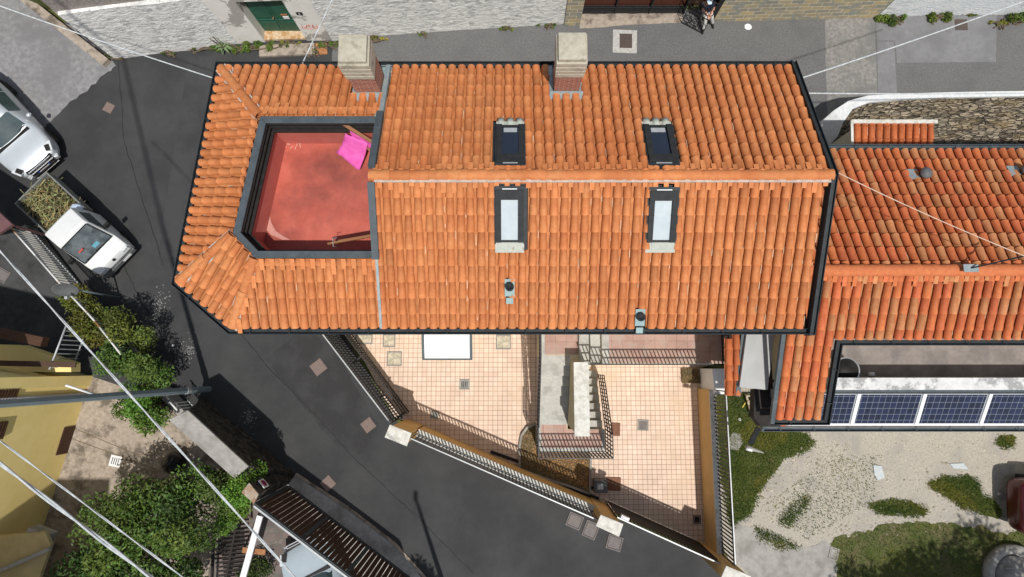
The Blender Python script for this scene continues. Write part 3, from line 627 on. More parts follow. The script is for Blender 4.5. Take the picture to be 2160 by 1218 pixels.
g2 = MB(); ridge_caps(g2, (X00+.3,yr2,zr2+.05),(X1,yr2,zr2+.05), r=.15, pitch=.42, tints=lambda r:(1.05,1.1,1.15)); g2.build('ridge', clay2, roof2)
gutter('gutter', [(X1,yN2+.02,zN2-.06),(X0-.4,yN2+.02,zN2-.06)], h2, slate)
gutter('gutter', [(X1,yT-.02,zT-.07),(xc+.03,yT-.02,zT-.07),(xc+.03,yS2-.02,zS2-.07),(Xs0-.05,yS2-.02,zS2-.07)][::-1], h2)
sv = MB(); sv.beam((Xs0-.08,yr2-.3,zr_(yr2-.3)+.05),(Xs0-.08,yS2-.1,zS2+.05),.10,.10); sv.build('verge_board', slate, h2)
wl = MB(); yW = yN2-.5
wl.quad((X0-.1,yW,0),(X1,yW,0),(X1,yW,zN2),(X0-.1,yW,zN2)); wl.quad((Xs0+.25,yS2+.1,4.2),(Xs0+.25,yr2,4.2),(Xs0+.25,yr2,zr2-.1),(Xs0+.25,yS2+.1,zS2)); wl.quad((8.4,yS2+.3,0),(8.4,yr2,0),(8.4,yr2,4.3),(8.4,yS2+.3,4.3))
wl.quad((8.4,yr2,0),(8.4,yW,0),(8.4,yW,4.3),(8.4,yr2,4.3)); wl.quad((Xs0+.25,yr2,4.2),(Xs0+.25,yW,4.2),(Xs0+.25,yW,zN2),(Xs0+.25,yr2,zr2-.1))
wl.quad((8.4,yS2+.3,0),(X1,yS2+.3,0),(X1,yS2+.3,4.0),(8.4,yS2+.3,4.0)); wl.quad((Xs0+.25,yS2+.3,4.0),(xc,yS2+.3,4.0),(xc,yS2+.3,zS2),(Xs0+.25,yS2+.3,zS2))
wl.quad((xc,yS2+.3,4),(xc,yT+.1,4),(xc,yT+.1,zT),(xc,yS2+.3,zS2)); wl.quad((xc,yT+.25,4),(X1,yT+.25,4),(X1,yT+.25,zT),(xc,yT+.25,zT))
wl.build('wall', cream, h2)
# terrace floor, parapet, sloping solar roof
zfl = 4.1
tf = MB(); tf.quad((xc,-1.4,zfl),(X1,-1.4,zfl),(X1,yT+.3,zfl),(xc,yT+.3,zfl)); tf.build('terrace_floor', terrf, h2)
zp = 4.9; ya = P(1900,797,zp).y; yb = P(1900,823,zp).y
pp = MB(); xq = P(1757,810,4.9).x; pp.box(((xq+X1)/2,(ya+yb)/2,(zp+3.8)/2),(X1-xq,ya-yb,zp-3.8)); pp.build('parapet', parap, h2, bevel=.01)
pz0 = 4.5; yp0 = P(1900,829,pz0).y; pz1 = 4.05; yp1 = P(1900,893,pz1).y
la = P(1608,903,3.9).x
lr = MB(); lr.prism([(la+.1,yp1-.12),(X1,yp1-.12),(X1,yb-.0),(la+.1,yb-.0)], [3.7,3.7,4.2,4.2], [pz1-.12,pz1-.12,pz0-.08,pz0-.08]); lr.build('lean_to_roof', greyc, h2)
sf = MB(); sf.beam((xc-.2,yb-.04,4.56),(X1,yb-.04,4.56),.08,.05); sf.build('parapet_flashing', slate, h2)
fr = MB(); dx = P(1971,850,4.3).x-P(1834,850,4.3).x
gp = P(1794,895,pz1).x
d = Vector((0,yp1-yp0,pz1-pz0)); Nn = Vector((0,-d.z,d.y)).normalized(); Nn = Nn if Nn.z>0 else -Nn
xs = gp-dx-.6
k = 0
for i in range(-1,5):
    xa = gp+dx*i+.05; xb = gp+dx*(i+1)-.05
    xa_ = max(xa, la+.62)
    base = thing if False else None
    pn = MB(); 
    pc = Vector(((xa_+xb)/2,(yp0+yp1)/2,(pz0+pz1)/2))+Nn*.03
    pn.box(pc,(xb-xa_,d.length,.035),(1,0,0),Nn); po = pn.build('solar_panel', railw, h2)
    cl = MB(); cl.box(pc+Nn*.019,(xb-xa_-.05,d.length-.05,.004),(1,0,0),Nn)
    me = cl.build('cells', solar, po)
    gs = MB()
    gs.box(Vector((xb+.05,pc.y,pc.z))+Nn*.03,(.09,d.length+.02,.04),(1,0,0),Nn); gs.build('panel_joint', whitem, po)
rl = MB(); rl.beam((la+.6,yp1-.03,pz1+.03),(X1,yp1-.03,pz1+.03),.06,.05)
rl.build('panel_rail', whitem, h2)
gutter('gutter', [(la,yp1-.10,pz1-.20),(X1,yp1-.10,pz1-.20)], h2, slate)
le = MB(); le.beam((la-.02,yp1-.2,pz1-.15),(la+.15,P(1615,835,4.4).y,4.4),.06,.14); le.build('lean_to_edge', slate, h2)
lt = MB(); roof_plane(lt, (la+.1,yp1-.05),(la+.62,yp1-.05), pz1-.06, [(la+.1,yp1-.05),(la+.62,yp1-.05),(la+.62,yp1+.35),(la+.1,yp1+.75)], tints=tint_mix, pitch=.25,row=.3); lt.build('lean_to_tiles', clay2, h2)
# black shed roof in the gap
bk = MB(); bk.prism([(p.x,p.y) for p in (P(1592,822,4.3),P(1612,820,4.3),P(1620,700,4.3),P(1668,700,4.3),P(1645,900,4.3),P(1606,900,4.3),P(1590,880,4.3))], 4.0, 4.3); bk.build('black_flat_roof', bitum, h2)
# roof vents on the right house
def rvent(u,v,lab):
    z=6.5
    for _ in range(8): p = P(u,v,z); z = zr_(p.y)+.1
    b0 = Vector((p.x,p.y,zr_(p.y))); m = MB(); m.lathe(b0,[(.09,0),(.09,.22),(.15,.22),(.15,.26),(.08,.32),(0,.33)],16); o = m.build('vent_pipe', greypl, h2); tag(o, lab)
    f = MB(); f.box(b0+Vector((-.22,.03,.05)),(.28,.28,.08),(1,0,0),(0,SL,1)); f.build('flashing', flash, o)
rvent(1946,369,'round grey roof vent on the north slope'); rvent(2158,362,'roof vent at the right edge of the photo')
an = MB(); q = P(2048,566,zr2+.25); an.box(q,(.34,.18,.02),(1,0,0)); an.build('antenna_bracket', flash, roof2); an = MB(); an.tube([q+Vector((0,0,.02)), P(2180,536,zr2+1.0)], .018, 6); an.build('antenna_mast', framem, h2)
# things on the terrace
p = P(1764,781,zfl); m = MB()
m.tube([p+Vector((.32*math.cos(t*math.pi/12),.32*math.sin(t*math.pi/12),.5)) for t in range(25)], .02, 6, cap=False)
o = thing('round_table','small round table with a white rim on the terrace, half under the tiles','table',(p.x,p.y,zfl))
m.build('rim', chrome, o); m = MB(); m.lathe((p.x,p.y,zfl),[(.05,0),(.03,.05),(.03,.48),(.31,.49),(.31,.505),(0,.505)],20); m.build('tabletop', black, o)
m = MB(); q = P(1838,789,zfl+.05); m.box(q,(.13,.09,.10)); m.box(q+Vector((0,0,.06)),(.09,.05,.03)); tag(m.build('junction_box', whitem,None,bevel=.01),'small white box on the dark side of the terrace floor','box')
# small lean-to with tile strip and pale panel (between the houses)
sh = thing('garden_shed','narrow shed with a pale grey panel roof and one strip of tiles','shed',(P(1590,760,2.8).x,0,0))
pr = MB(); q = [P(1577,690,5.0),P(1636,690,5.0),P(1619,823,4.85),P(1560,817,4.85)]; pr.prism([(p.x,p.y) for p in q],[4.9,4.9,4.75,4.75],[5.0,5.0,4.85,4.85]); pr.build('panel_roof', panelm, sh)
q = [P(1538,690,4.8),P(1562,690,4.8),P(1550,836,4.6),P(1529,835,4.6)]
ts = MB(); pa = ts; 
roof_plane(ts,(q[3].x,q[3].y),(q[2].x+.05,q[3].y),4.6,[(q[3].x,q[3].y),(q[2].x+.05,q[2].y),(q[1].x+.05,q[1].y),(q[0].x,q[0].y)],tints=tint_main,slope=.12,pitch=.2,row=.4); ts.build('tile_strip', clay2, sh)
gt = MB(); gt.beam(P(1569,690,4.85),P(1555,836,4.65),.12,.10); gt.build('shed_gutter', slate, sh)
for yy_ in (.9,-.35): wl = MB(); wl.box((7.45,yy_,2.3),(.1,.1,4.6)); wl.build('post', brownw, sh); wl = MB(); wl.beam((5.75,yy_,4.55),(7.5,yy_,4.65),.08,.1); wl.build('rafter', brownw, sh)
pb = MB(); q = [P(1502,778,1.4),P(1532,778,1.4),P(1528,832,1.4),P(1508,832,1.4)]; pb.prism([(p.x,p.y) for p in q],0,1.4); tag(pb.build('meter_cabinet', whitem,None,bevel=.01),'pale grey cabinet at the top of the ochre east wall','cabinet')

# small tiled roof by the dry stone wall
lh = thing('outhouse','small outhouse with mini tiled roof under the dry stone wall','outhouse',(P(1885,290,2).x,P(1885,290,2).y,0))
zo = 2.2; q = [P(1797,262,zo),P(1972,262,zo),P(1985,345,zo),P(1800,345,zo)]
om = MB(); roof_plane(om,(q[3].x,q[3].y),(q[1].x,q[3].y),zo-.15,[(q[0].x,q[3].y),(q[1].x,q[3].y),(q[1].x,q[0].y),(q[0].x,q[0].y)],tints=tint_main,slope=.15,pitch=.232,row=.4); om.build('roof', clay2, lh)
om = MB(); om.beam((q[0].x-.05,q[0].y+.04,zo+.08),(q[1].x+.02,q[0].y+.04,zo+.08),.12,.06); om.beam((q[0].x-.05,q[0].y+.08,zo+.08),(q[0].x-.05,q[3].y,zo-.05),.08,.06); om.build('roof_trim', stonecap, lh)
om = MB(); om.prism([(q[0].x+.1,q[0].y-.1),(q[1].x-.1,q[0].y-.1),(q[1].x-.1,q[3].y),(q[0].x+.1,q[3].y)],0,1.9); om.build('wall', cream, lh)

# =====================================================================  YARD WALLS, FENCES, STAIR
def lerp(a,b,t): return a+(b-a)*t
def bars(mb, a, b, z0, z1, sp=.11, r=.010, rails=(0,1), rw=.03, off=0, z0b=None, z1b=None):
    """a,b xy ends; vertical bars and horizontal rails; ends may sit at other heights"""
    a = Vector((a[0],a[1],0)); b = Vector((b[0],b[1],0)); z0b = z0 if z0b is None else z0b; z1b = z1 if z1b is None else z1b
    L = (b-a).length; n = max(2, int(L/sp)); d = (b-a).normalized()
    for i in range(n+1):
        t = i/n; p = a.lerp(b,t); mb.box((p.x,p.y,(lerp(z0,z0b,t)+lerp(z1,z1b,t))/2),(r*2,r*2,lerp(z1,z1b,t)-lerp(z0,z0b,t)),d)
    for f in rails: mb.beam((a.x,a.y,lerp(z0,z1,f)),(b.x,b.y,lerp(z0b,z1b,f)),rw,rw*.8)
def yard_wall(name, label, a, b, side, zw=1.2, zt=2.3, th=.26, bars_on=True):
    a = Vector((a.x,a.y,0)); b = Vector((b.x,b.y,0)); d = (b-a).normalized(); nrm = Vector((-d.y,d.x,0))*side
    o = thing(name, label, 'fence', a)
    m = MB(); q = [a-nrm*.04,b-nrm*.04,b+nrm*th,a+nrm*th]; m.prism([(p.x,p.y) for p in q],0,zw); m.build('wall', ochre, o)
    m = MB(); q = [a-nrm*.05,b-nrm*.05,b+nrm*(th+.01),a+nrm*(th+.01)]; m.prism([(p.x,p.y) for p in q],zw,zw+.04); m.build('wall_cap', stonecap, o)
    m = MB(); bars(m,a,b,zw+.04,zt,.115,.016,(.08,.93),.03); m.build('bar_panel', iron, o)
    m = MB(); m.beam((a.x,a.y,zt+.01),(b.x,b.y,zt+.01),.03,.03); m.build('top_rail', railw, o)
    return o
f1a = P(866,925,2.3); f1b = P(1262,1098,2.3)
yard_wall('yard_fence','ochre wall with white capped black bars along the dark street, between two pillars',f1a,f1b,1,th=.16)
f3a = P(1531,826,2.3); f3b = P(1551,1194,2.3)
yard_wall('yard_fence','ochre wall with black bars on the east side of the yard beside the grass',f3a,f3b,-1, th=.13)

def pillar(px, z, label, hb=0):
    q = [P(u,v,z) for u,v in px]; c = sum(q, Vector())/4; o = thing('gate_pillar', label, 'pillar', (c.x,c.y,0), group='ochre gate pillars')
    m = MB(); m.prism([(p.x,p.y) for p in q], z-.07, z); m.build('pillar_cap', stonecap, o, bevel=.01)
    m = MB(); m.prism([(c.x+(p.x-c.x)*.84,c.y+(p.y-c.y)*.84) for p in q], 0, z-.07); m.build('shaft', ochre, o)
    return o
pillar([(822,896),(868,914),(858,942),(811,923)],2.6,'ochre pillar with speckled white cap at the left corner of the yard wall')
pillar([(1267,1086),(1315,1106),(1306,1133),(1257,1110)],2.6,'ochre pillar with plain white cap between the bar fence and the dark gate')
pillar([(1532,1194),(1585,1216),(1572,1245),(1520,1222)],2.6,'ochre pillar cut by the bottom edge of the photo')
# left gate
def gate(name,label,a,b,zt,mat,rails,sp,solid=None,r=.012,toprail=railw,z0=.08):
    o = thing(name,label,'gate',(a.x,a.y,0)); m = MB(); bars(m,a,b,z0,zt,sp,r,rails,.04); m.build('bar_panel', mat, o)
    if solid:
        d = (Vector((b.x,b.y,0))-Vector((a.x,a.y,0))).normalized(); nn = Vector((-d.y,d.x,0))*.03
        s = MB(); s.quad(*[Vector((p[0],p[1],z))+nn for p,z in ((a,z0),(b,z0),(b,zt*solid),(a,zt*solid))]); 
        s.quad(*[Vector((p[0],p[1],z))+nn*1.3 for p,z in ((a,z0),(b,z0),(b,zt*solid),(a,zt*solid))][::-1]); s.build('sheet_panel', bitum, o)
    m = MB(); m.beam((a.x,a.y,zt+.015),(b.x,b.y,zt+.015),.034,.03); m.build('top_rail', toprail, o); return o
ga = P(672,695,2.0); gb = P(823,893,2.0)
gate('sliding_gate','long black bar gate on the left side of the pink yard',ga,gb,1.95,iron,(.0,.25,.5,.75,.97),.10,r=.014)
d = (gb-ga); nn = Vector((-d.y,d.x,0)).normalized()
m = MB(); bars(m,ga+nn*.35,gb+nn*.28,.05,.95,.09,.012,(0,.5,1),.035)
for t in (.02,.36,.75,.99):
    p = ga.lerp(gb,t); m.beam((p.x,p.y,.95),(p.x+nn.x*.36,p.y+nn.y*.36,.95),.05,.05)
tag(m.build('gate_track_rail', iron),'low black inner guard rail beside the sliding gate','railing')
g2a = P(1302,1092,2.15); g2b = P(1530,1195,2.15)
gate('sliding_gate','dark sheet metal gate in the bottom right of the yard wall',g2a,g2b,2.1,iron,(.0,.5,.97),.12,solid=.86,r=.014)
m = MB(); m.box(g2a+Vector((.22,.0,.0)),(.25,.10,.14),(g2b-g2a)); m.box(g2a+Vector((.22,.0,.08)),(.18,.07,.02),(g2b-g2a)); tag(m.build('gate_lamp', railw,None,bevel=.008),'small pale gate lamp on the dark gate by the pillar','lamp')

# stair block
st = thing('entrance_stair','outdoor stair with concrete steps, tiled landings and central cream wall','stair',(1.9,-.5,0))
yw = ye+ins-.01
m = MB(); n2 = 7; y0 = -1.74; tr_ = (.34-y0)/n2; zl = 1.35; dz = .172
for i in range(n2): m.box(((.84+1.70)/2,y0+tr_*(i+.5),(zl+dz*(i+1))/2),(.86,tr_,zl+dz*(i+1)))
z2 = zl+dz*n2
m.build('upper_flight', stepc, st)
m = MB(); n1 = 7
for i in range(n1): 
    zt_ = zl-.168*(i+1); 
    if zt_ > .03: m.box(((2.10+2.80)/2,-1.9+.255*(i+.5),zt_/2),(.70,.255,zt_))
m.build('lower_flight', stepc, st)
m = MB()
m.prism([(.84,.34),(1.702,.34),(1.702,.121),(1.95,.121),(1.95,yw),(.84,yw)],0,z2-.008); m.build('stair_base', cream, st); m = MB(); m.prism([(.78,-2.55),(2.85,-2.55),(2.85,-1.9),(2.10,-1.9),(1.71,-1.9),(1.71,-1.73),(.78,-1.745)],0,zl-.008)
m.build('stair_base', cream, st); m = MB(); m.prism([(2.561,.10),(6.08,.10),(6.08,yw),(2.561,yw)],0,z2+dz*3-.008); m.build('stair_base', cream, st)
for i in range(2): m = MB(); m.box((1.95+.305*(i+.5),(.1+yw)/2,(z2+dz*(i+1))/2),(.305,yw-.1,z2+dz*(i+1))); m.build('step', stepc, st)
m = MB(); m.box((2.66,(.1+yw)/2,z2+dz*3-.02),(.2,yw-.1,.045)); m.build('step_edge', stepc, st)
for a_,b_,w_ in (((.90,.34,z2+.002),(.90,yw,z2+.002),.12),((.84,-2.50,zl),(2.85,-2.50,zl),.10),((.84,-2.44,zl),(.84,-1.75,zl),.12),((2.80,-2.44,zl),(2.80,-1.9,zl),.10)):
    m = MB(); m.beam(a_,b_,w_,.03); m.build('step_edge', stepc, st)
m = MB()
m.quad((.96,.36,z2),(1.94,.36,z2),(1.94,yw,z2),(.96,yw,z2)); m.build('landing_tiles', bigtile, st); m = MB(); m.prism([(.9,-2.45),(2.75,-2.45),(2.75,-1.91),(1.69,-1.91),(1.69,-1.745),(.9,-1.745)],zl-.008,zl+.001); m.build('landing_tiles', bigtile, st); m = MB()
m.quad((2.76,.12,z2+dz*3),(6.05,.12,z2+dz*3),(6.05,yw,z2+dz*3),(2.76,yw,z2+dz*3)); m.build('landing_tiles', bigtile, st)
z3 = z2+dz*3
m = MB(); m.prism([(1.705,-1.75),(2.10,-1.84),(2.10,.12),(1.705,.12)],0,3.5); m.build('centre_wall', M('khaki_render',(.60,.50,.30),(.66,.55,.34),4,.85), st)
m = MB(); m.box((1.905,-.86,3.53),(.42,2.0,.06)); m.build('wall_cap', stonecap, st, bevel=.008)
m = MB(); hh = 1.3
bars(m,(.76,-2.57),(2.88,-2.57),zl-.05,zl+hh,.105,.014,(0,.33,.66,1),.03); bars(m,(.76,-2.57),(.76,-1.74),zl-.05,zl+hh,.105,.012,(0,.5,1),.03)
m.build('landing_railing', iron, st)
m = MB(); bars(m,(2.88,-2.57),(2.88,-1.9),zl-.05,zl+hh,.105,.014,(0,.33,.66,1),.03); bars(m,(2.88,-1.9),(2.88,-.25),zl-.05,zl+hh,.105,.014,(0,.33,.66,1),.03,z0b=.05,z1b=1.25); m.build('lower_flight_railing', iron, st)
m = MB(); bars(m,(.78,-1.74),(.80,.34),zl,zl+1.05,.11,.012,(0,.5,1),.035,z0b=z2,z1b=z2+1.0); bars(m,(.80,.34),(.80,yw),z2,z2+1.0,.11,.012,(0,.5,1),.035); m.build('upper_flight_railing', iron, st)
m = MB(); bars(m,(2.12,.08),(5.98,.08),z3-.1,z3+1.0,.105,.013,(0,.5,1),.035); bars(m,(5.98,.08),(5.98,yw),z3,z3+1.0,.105,.013,(0,.5,1),.035); m.build('terrace_railing', iron, st)

# planter
pl = thing('planter','kerbed bed of dry brown grass wrapped round the stair landing','planter',P(1160,960))
path = [(1132,893),(1112,901),(1100,918),(1096,940),(1096,988),(1150,1008),(1200,1024),(1243,1040),(1245,965)]
pp = [P(u,v) for u,v in path]
m = MB()
for a,b_ in zip(pp[:-1],pp[1:]): m.beam(a+Vector((0,0,.08)),b_+Vector((0,0,.08)),.07,.17)
m.build('kerb', greyc, pl)
bed = [P(u,v,.1) for u,v in path]+[P(1245,935,.1),P(1132,890,.1)]
m = MB(); m.prism([(p.x,p.y) for p in bed],.02,.10); m.build('soil', soil, pl)
def blades(name, poly, n, z, h, mat, seed, cols, label=None, cat=None, parent=None, edge=.0, wd=.012, lean=1.0):
    rs = np.random.RandomState(seed); xs_ = [p[0] for p in poly]; ys_ = [p[1] for p in poly]; V=[]; Fc=[]; Cc=[]
    cnt = 0; mb = MB(); tries = 0
    while cnt < n and tries < n*6:
        tries += 1
        x = rs.uniform(min(xs_)-edge,max(xs_)+edge); y = rs.uniform(min(ys_)-edge,max(ys_)+edge)
        if not inside(x+rs.normal(0,edge+1e-6),y+rs.normal(0,edge+1e-6),poly): continue
        a = rs.uniform(0,2*math.pi); L = h*rs.uniform(.5,1.3); dx_,dy_ = math.cos(a),math.sin(a); ll = lean*L*rs.uniform(.4,1)
        c = cols[rs.randint(len(cols))]; s = rs.uniform(.75,1.25); pz = math.sin(x*2.3+seed+math.sin(y*1.7)*1.3)+math.sin(y*3.1+x*.9+seed)
        if pz > .5: c = (c[0]*1.55,c[1]*1.22,c[2]*1.1)
        elif pz < -.8: c = (c[0]*.75,c[1]*.85,c[2]*.9)
        mb.add([(x-dy_*wd,y+dx_*wd,z),(x+dy_*wd,y-dx_*wd,z),(x+dx_*ll,y+dy_*ll,z+L)],[(0,1,2)],col=(c[0]*s,c[1]*s,c[2]*s)); cnt += 1
    o = mb.build(name, mat, parent)
    if label: tag(o,label,cat,kind='stuff')
    return o
GC = [(1,1,1),(1.2,1.1,.9),(.75,.85,.8),(1.5,1.25,1.1)]
o = blades('dry_grass_tufts', bed, 3500, .09, .09, dryg, 3, [(1,1,1),(.7,.7,.7),(1.2,1.2,1.1),(.5,.6,.4)], parent=pl); o['kind']='stuff'
bp = [P(u,v) for u,v in ((1436,779),(1500,779),(1504,808),(1438,808))]
pl2 = thing('planter','small square bed of bare soil and dry grass in the top right of the yard','planter',bp[0]); m = MB(); m.prism([(p.x,p.y) for p in bp],.0,.14); m.build('soil', soil, pl2)
o = blades('dry_grass_tufts', bp, 900, .13,.08,dryg,5,[(1,1,1),(.6,.6,.5)],parent=pl2); o['kind']='stuff'

for (px_,n_) in ((((150,850),(160,905),(290,960),(400,940)),0),(((150,925),(330,990)),1),(((330,990),(250,1080)),2)):
    m_ = MB(); q_ = [P(u,v) for u,v in px_]
    for a_,b_ in zip(q_[:-1],q_[1:]): m_.beam(a_+Vector((0,0,.012)),b_+Vector((0,0,.012)),.018,.006)
    struct('court_joint', m_, soil)
# covers in the yard and the street
def coverp(name,label,u,v,wx,wy,mat,fmat=None,rot=0,z=.014,group=None,bars_=0):
    group = group or ('manhole covers in the streets and yards' if name=='manhole_cover' else 'drain grates in the yards')
    c = P(u,v); s = H/F*1.0; wx*=s; wy*=s; o = thing(name,label,'manhole cover' if name=='manhole_cover' else name.replace('_',' '),(c.x,c.y,z),group=group)
    A = Vector((math.cos(rot),math.sin(rot),0)); Yv = Vector((-A.y,A.x,0))
    if fmat:
        m = MB()
        for sx,sy,lx,ly in ((0,1,wx,.035),(0,-1,wx,.035),(1,0,.035,wy-.035),(-1,0,.035,wy-.035)):
            m.box(c+A*(sx*(wx/2))+Yv*(sy*(wy/2))+Vector((0,0,z+.008)),(lx+(.035 if sy else 0),ly,.02),A)
        m.build('frame', fmat, o)
        m = MB(); m.box(c+Vector((0,0,z+.003)),(wx-.06,wy-.06,.012),A); m.build('lid', mat, o, bevel=.003)
    else:
        m = MB(); m.box(c+Vector((0,0,z)),(wx,wy,.014),A); m.build('lid', mat, o)
    if bars_:
        m = MB()
        for k in range(bars_): m.box(c+A*((k+.5)/bars_-.5)*(wx*.75)+Vector((0,0,z+.012)),(wx*.06,wy*.62,.006),A)
        m.build('slots', black, o)
    return o
coverp('manhole_cover','pinkish square manhole in the dark street near the pale ramp',230,228,21,21,manh,rot=-.45)
coverp('manhole_cover','pinkish square manhole in the street left of the black sliding gate',672,775,27,27,manh,rot=-.9)
coverp('manhole_cover','pinkish square manhole in the street left of the white capped pillar',777,897,24,24,manh,rot=-.9)
coverp('manhole_cover','pinkish square manhole in the street above the brown slatted gate',692,1020,24,24,manh,rot=-.8)
coverp('manhole_cover','grey cast manhole leftmost of three by the middle pillar',1212,1099,28,26,greym,greym,rot=-.4)
coverp('manhole_cover','grey cast manhole in the middle of three by the middle pillar',1246,1118,26,30,greym,greym,rot=-.4)
coverp('manhole_cover','grey cast manhole rightmost of three, below the middle pillar',1296,1145,28,26,greym,greym,rot=-.3)
cc = coverp('manhole_cover','brown manhole in a white concrete frame on the upper street',1320,87,28,34,browni,rot=-.03,z=.016)
m = MB(); c = P(1318,88); m.box(c+Vector((0,0,.006)),(54*.016,56*.0158,.01),(1,-.04,0)); m.build('surround', M('white_concrete',(.36,.355,.34),(.52,.51,.49),9,.9), cc)
coverp('manhole_cover','brown manhole on the pale repaired road at top right',2027,53,28,26,browni,rot=-.02)
coverp('manhole_cover','twin square covers at the top left of the pink yard',768,716,34,18,cover,grate)
coverp('manhole_cover','small beige cover below the tiled eave, left of the white canopy',821,719,24,25,cover,grate)
coverp('manhole_cover','larger beige cover just below the small one in the pink yard',832,757,29,28,cover,grate)
coverp('manhole_cover','beige cover between the white canopy and the stair',1062,722,29,28,cover,grate)
coverp('drain_grate','grey slotted drain in the middle of the left yard',980,811,19,19,grate,grate,bars_=4)
coverp('drain_grate','small tilted grey drain near the left pillar',917,875,14,13,grate,grate,rot=-.15)
coverp('drain_grate','round patterned drain square in the right yard',1356,897,20,20,greym,grate,rot=-.05)
coverp('drain_grate','dark drain in the bottom right corner of the yard',1470,1096,13,14,bitum,greypl)
coverp('drain_grate','white slotted drain in the concrete court of the yellow house',244,973,23,22,whitem,rot=-.2,bars_=4)
coverp('manhole_cover','pale rectangular cover on the grey path by the gravel yard',1758,1168,16,22,greyc,greyc,rot=-.3)
coverp('manhole_cover','grey cover in the dark driveway at the left edge',4,580,30,24,greym,greym,rot=-.5)
def mat_thing(label,u,v,wx,wy,rot):
    c = P(u,v); m = MB(); m.box(c+Vector((0,0,.03)),(wx,wy,.035),(math.cos(rot),math.sin(rot),0)); 
    for k in (-1,1): m.box(c+Vector((0,0,.05))+Vector((k*wx*.3,0,0)),(.02,wy*.8,.01),(math.cos(rot),math.sin(rot),0))
    tag(m.build('floor_mat', brownm,None,bevel=.005),label,'mat')
mat_thing('brown mat beside the stair railing',1298,906,.30,.42,-.05)
mat_thing('brown mat near the bottom end of the planter',1294,1021,.46,.42,-.05)
m = MB(); c = P(1264,1022); m.box(c+Vector((0,0,.20)),(.42,.40,.40)); m.box(c+Vector((0,0,.41)),(.36,.34,.02)); o = m.build('utility_box', greypl,None,bevel=.01); tag(o,'dark utility box with a pale top plate beside the brown mat','box'); m = MB(); m.box(c+Vector((-.02,0,.425)),(.18,.16,.012)); m.build('plate', railw, o)
# drain channel in left yard (dark strip)
m = MB(); a = P(1035,953); b_ = P(1250,1030); m.beam(a+Vector((0,0,.03)),b_+Vector((0,0,.03)),.10,.04); m.beam(P(1100,1000)+Vector((0,0,.02)),P(1260,1060)+Vector((0,0,.02)),.35,.05); tag(m.build('track_channel', bitum),'dark steel track strip along the inside of the street wall','track')

# =====================================================================  NORTH WALLS
def facewall(name,label,cat,px,h,th,mat,z0=0,parent=None):
    q = [P(u,v) for u,v in px]; m = MB()
    for a,b_ in zip(q[:-1],q[1:]):
        d = (b_-a).normalized(); nn = Vector((-d.y,d.x,0)); m.prism([(a.x,a.y),(b_.x,b_.y),(b_.x+nn.x*th,b_.y+nn.y*th),(a.x+nn.x*th,a.y+nn.y*th)],z0,h)
    o = m.build(name, mat, parent)
    if label: tag(o,label,cat)
    return o
wA = thing('retaining_wall','rough grey plaster wall with a pinkish rubble top at upper left','wall',P(300,110))
facewall('plaster_face',None,None,[(243,126),(350,111),(430,104),(504,92)],2.7,.5,plaster,parent=wA)
m = MB(); q = [P(u,v) for u,v in ((243,126),(350,111),(430,104),(504,92))]
m.prism([(q[0].x-.1,q[0].y+.12),(q[3].x,q[3].y+.12),(q[3].x,q[3].y+1.2),(q[0].x-.6,q[0].y+1.2)],2.69,4.2); m.build('rubble_top', rubble, wA)
# side return of the wall along the ramp kerb
m = MB(); a = P(243,126); b_ = P(100,-5); d=(b_-a).normalized(); m.prism([(a.x,a.y),(b_.x,b_.y),(b_.x+1,b_.y+.4),(a.x+1,a.y+.2)],0,2.69); m.build('return_face', rubble, wA)
kb = MB(); a = P(230,137); b_ = P(40,-12); kb.beam(a+Vector((0,0,.1)),b_+Vector((0,0,.1)),.30,.24)
a2 = P(60,-2); kb2 = tag(kb.build('ramp_kerb', courtc,None,bevel=.02),'long pale concrete kerb beam along the ramp','kerb')
# door building
db = thing('door_building','peeling white house front with a green double door','building',P(600,85))
pL = P(503,93); pR = P(700,86); dA = P(560,89); dB = P(647,86); hb = 5
m = MB(); nrm = Vector((0,1,0)); rec = .36
def wall_seg(m,a,b_,z0,z1,t=.6): m.prism([(a.x,a.y),(b_.x,b_.y),(b_.x,b_.y+t),(a.x,a.y+t)],z0,z1)
wall_seg(m,pL,dA,0,hb); wall_seg(m,dB,pR,0,hb); wall_seg(m,dA,dB,2.35,hb); m.build('wall', whitep, db)
m = MB(); m.prism([(dA.x,dA.y+.03),(dB.x,dB.y+.03),(dB.x,dB.y+.6),(dA.x,dA.y+.6)],0,.10); stp = m.build('door_step', steptile, db)
m = MB(); yd = dA.y+rec
xm = (dA.x+dB.x)/2
for (xa,xb) in ((dA.x,xm-.005),(xm+.005,dB.x)):
    m.box(((xa+xb)/2,yd+.03,1.2),(xb-xa,.05,2.2)); m.box(((xa+xb)/2,yd-.005,.45),(xb-xa-.2,.02,.5)); m.box(((xa+xb)/2,yd-.005,1.5),(xb-xa-.2,.02,1.1))
    m.box(((xa+xb)/2,yd-.008,.82),(xb-xa-.02,.03,.04))
dr = m.build('door', doorg, db, bevel=.006)
m = MB(); m.lathe((xm-.08,yd-.02,1.0),[(.025,0),(.02,.05),(.03,.06),(0,.08)],12,ax=(0,-1,0)); m.build('handle', rust, dr)
m = MB(); m.box((xm+.36,yd-.03,.98),(.20,.02,.14)); m.build('letter_plate', whitem, dr)
m = MB(); m.box((xm+.34,yd-.028,1.13),(.22,.02,.08)); m.build('notice', rust, dr)
num = P(633,2,1.6); xnum = pR.x-.58
m = MB(); m.box((xnum,pR.y-.012,1.66),(.20,.02,.14)); pn = m.build('number_plate', blackp, db)
